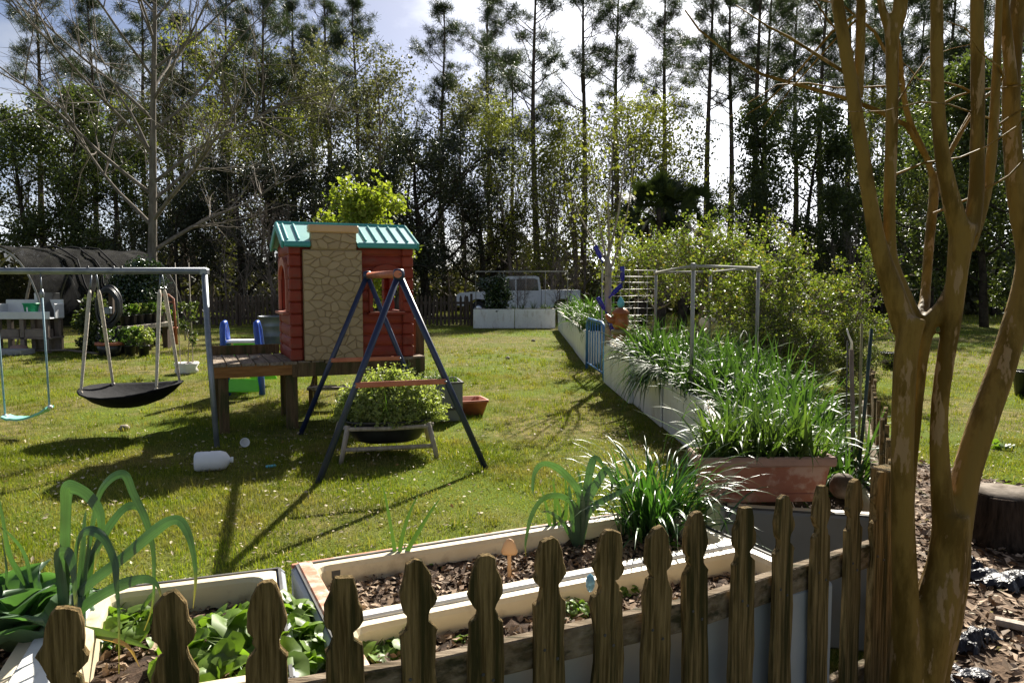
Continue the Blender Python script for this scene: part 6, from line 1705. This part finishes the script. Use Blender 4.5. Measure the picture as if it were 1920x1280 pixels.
# ================================================================== PICKUP TRUCK
tk = thing('pickup_truck', 'white pickup truck parked beyond the end of the yard', 'truck', (.15, 36, 0))
def side(poly, y0, y1): 
    m = MB(); m.prism(poly, y0, y1); return m
hw = .95
mb = side([(-2.75, .55), (-2.75, 1.0), (-2.62, 1.12), (-1.35, 1.20), (-.95, 1.20), (-.95, .45), (-1.2, .45), (-1.28, .62), (-1.5, .82), (-1.85, .85), (-2.15, .72), (-2.3, .5)][::-1], -hw, hw); mb.build('hood', 'white_paint', tk)
mb = side([(-.96, .42), (-.96, 1.20), (-.55, 1.80), (-.35, 1.90), (.95, 1.92), (1.12, 1.86), (1.22, 1.24), (1.22, .42)][::-1], -hw + .02, hw - .02); cab_ = mb.build('cab', 'white_paint', tk)
mb = side([(1.24, .45), (1.24, 1.26), (3.05, 1.26), (3.05, .6), (2.75, .5), (2.7, .66), (2.45, .85), (2.1, .85), (1.85, .7), (1.78, .45)][::-1], -hw, hw); bed_ = mb.build('bed', 'white_paint', tk)
for s in (-1, 1):
    y = s * (hw - .012)
    for poly in ([(-.82, 1.24), (-.46, 1.74), (.0, 1.78), (.0, 1.24)], [(.06, 1.24), (.06, 1.78), (.90, 1.80), (1.04, 1.74), (1.10, 1.24)]):
        m = MB(); m.prism(poly, y - .008, y + .008); m.build('window', 'truck_glass', tk)
    m = MB(); m.box((.55, s * (hw - .005), 1.08), (.16, .03, .03), bev=.008); m.build('door_handle', 'gasket', tk)
    for x in (-1.75, 2.28):
        m = MB(); m.lathe([(.001, -.11), (.22, -.11), (.35, -.10), (.37, -.06), (.37, .06), (.35, .10), (.22, .11), (.001, .11)], 24); w_ = m.build('wheel', 'tyre', tk, (x, s * .82, .37), (R(90), 0, 0))
        m = MB(); m.lathe([(.001, -.125), (.10, -.13), (.20, -.115), (.20, .115), (.10, .13), (.001, .125)], 16); m.build('rim', 'chrome', w_)
    m = MB(); m.box((-2.72, s * .68, .98), (.10, .34, .18), bev=.03); m.build('headlight', 'chrome', tk)
    m = MB(); m.box((-.72, s * 1.06, 1.28), (.10, .18, .2), bev=.03); m.build('mirror', 'white_paint', tk)
m = MB(); m.box((-2.80, 0, .58), (.14, 1.86, .22), bev=.04); m.build('bumper', 'chrome', tk)
m = MB(); m.box((3.09, 0, .58), (.12, 1.86, .2), bev=.04); m.build('bumper', 'chrome', tk)
m = MB(); m.box((-2.765, 0, .92), (.03, 1.0, .22), bev=.01); m.build('grille', 'gasket', tk)

# ================================================================== GRASS, LITTER, CHIPS
r = rn(900)
def lawn_pts(n, y0, y1):
    y = np.sqrt(r.uniform(y0 ** 2, y1 ** 2, n)); x = y * r.uniform(-.80, .80, n)
    k = ~in_poly(x, y, MULCH)
    for f in FOOT: k &= ~in_poly(x, y, f)
    # bare patches
    pn = np.sin(x * 1.7 + 1.1 * np.sin(y * .9)) * np.cos(y * 1.3 + .8 * np.sin(x * 1.1)) + .5 * np.sin(x * 4.1 + y * 3.3)
    k &= (r.uniform(-1.5, .9, n) < pn + .1) | (r.random(n) < .5)
    return x[k], y[k], pn[k]
parts = []
for n, y0, y1, L, wd, tri in ((330000, 2.6, 7.5, .036, .0042, 2), (190000, 7.5, 13, .040, .0075, 1), (110000, 13, 28, .055, .015, 1), (40000, 28, 40, .12, .05, 1)):
    x, y, pn = lawn_pts(n, y0, y1); m = len(x)
    root = np.stack([x, y, np.full(m, -.004)], 1)
    Ls = L * r.uniform(.45, 1.3, m) * (1 + .35 * np.clip(pn, -1, 1.2)); tf = r.random(m) < .012; Ls = np.where(tf, Ls * 2.2, Ls)
    V, F = blades(root, r.uniform(0, 6.28, m), np.abs(r.normal(.25, .45, m)), Ls, wd * r.uniform(.6, 1.3, m), np.abs(r.normal(.5, .5, m)), tri + 1 if tri > 1 else 1, r)
    parts.append((V, F))
cx_, cy_, _ = lawn_pts(3600, 3.0, 18)
kx = np.repeat(cx_, 22) + r.normal(0, .035, len(cx_) * 22); ky = np.repeat(cy_, 22) + r.normal(0, .035, len(cx_) * 22); m = len(kx); sc_ = np.repeat(r.uniform(.6, 1.5, len(cx_)), 22)
parts.append(blades(np.stack([kx, ky, np.full(m, -.004)], 1), r.uniform(0, 6.28, m), np.abs(r.normal(.3, .4, m)), .062 * sc_ * r.uniform(.5, 1.2, m), .0048 * (1 + ky * .07), np.abs(r.normal(.7, .5, m)), 2, r))
V, F = join(parts)
o = obj('grass', np_mesh('grass', V, F, 'grass')); tag(o, 'short patchy grass blades covering the lawn', 'grass', kind='stuff')
n = 5200; y = np.sqrt(r.uniform(3.0 ** 2, 20 ** 2, n)); y = np.where(r.random(n) < .6, r.uniform(3.0, 8, n), y); x = y * r.uniform(-.75, .7, n); k = np.ones(n, bool)
for f in FOOT: k &= ~in_poly(x, y, f)
x, y = x[k], y[k]
V, F = cards(r, np.stack([x, y, r.uniform(.012, .035, len(x))], 1), .016 * r.uniform(.35, 1.4, len(x)), 2.0, up=1.2, fold=.2)
o = obj('leaf_litter', np_mesh('leaf_litter', V, F, 'litter')); tag(o, 'dry pale leaves and bits scattered over the grass', 'leaf litter', kind='stuff')
n = 21000; x = r.uniform(1.3, 6.2, n); y = r.uniform(.6, 7.0, n); k = in_poly(x, y, MULCH); x, y = x[k], y[k]
V, F = cards(r, np.stack([x, y, r.uniform(.006, .035, len(x))], 1), .030 * r.uniform(.35, 1.4, len(x)), 2.1, up=1.3, fold=.2)
o = obj('wood_chips', np_mesh('wood_chips', V, F, 'chip')); tag(o, 'loose brown wood chips scattered around the tree base', 'wood chips', kind='stuff')
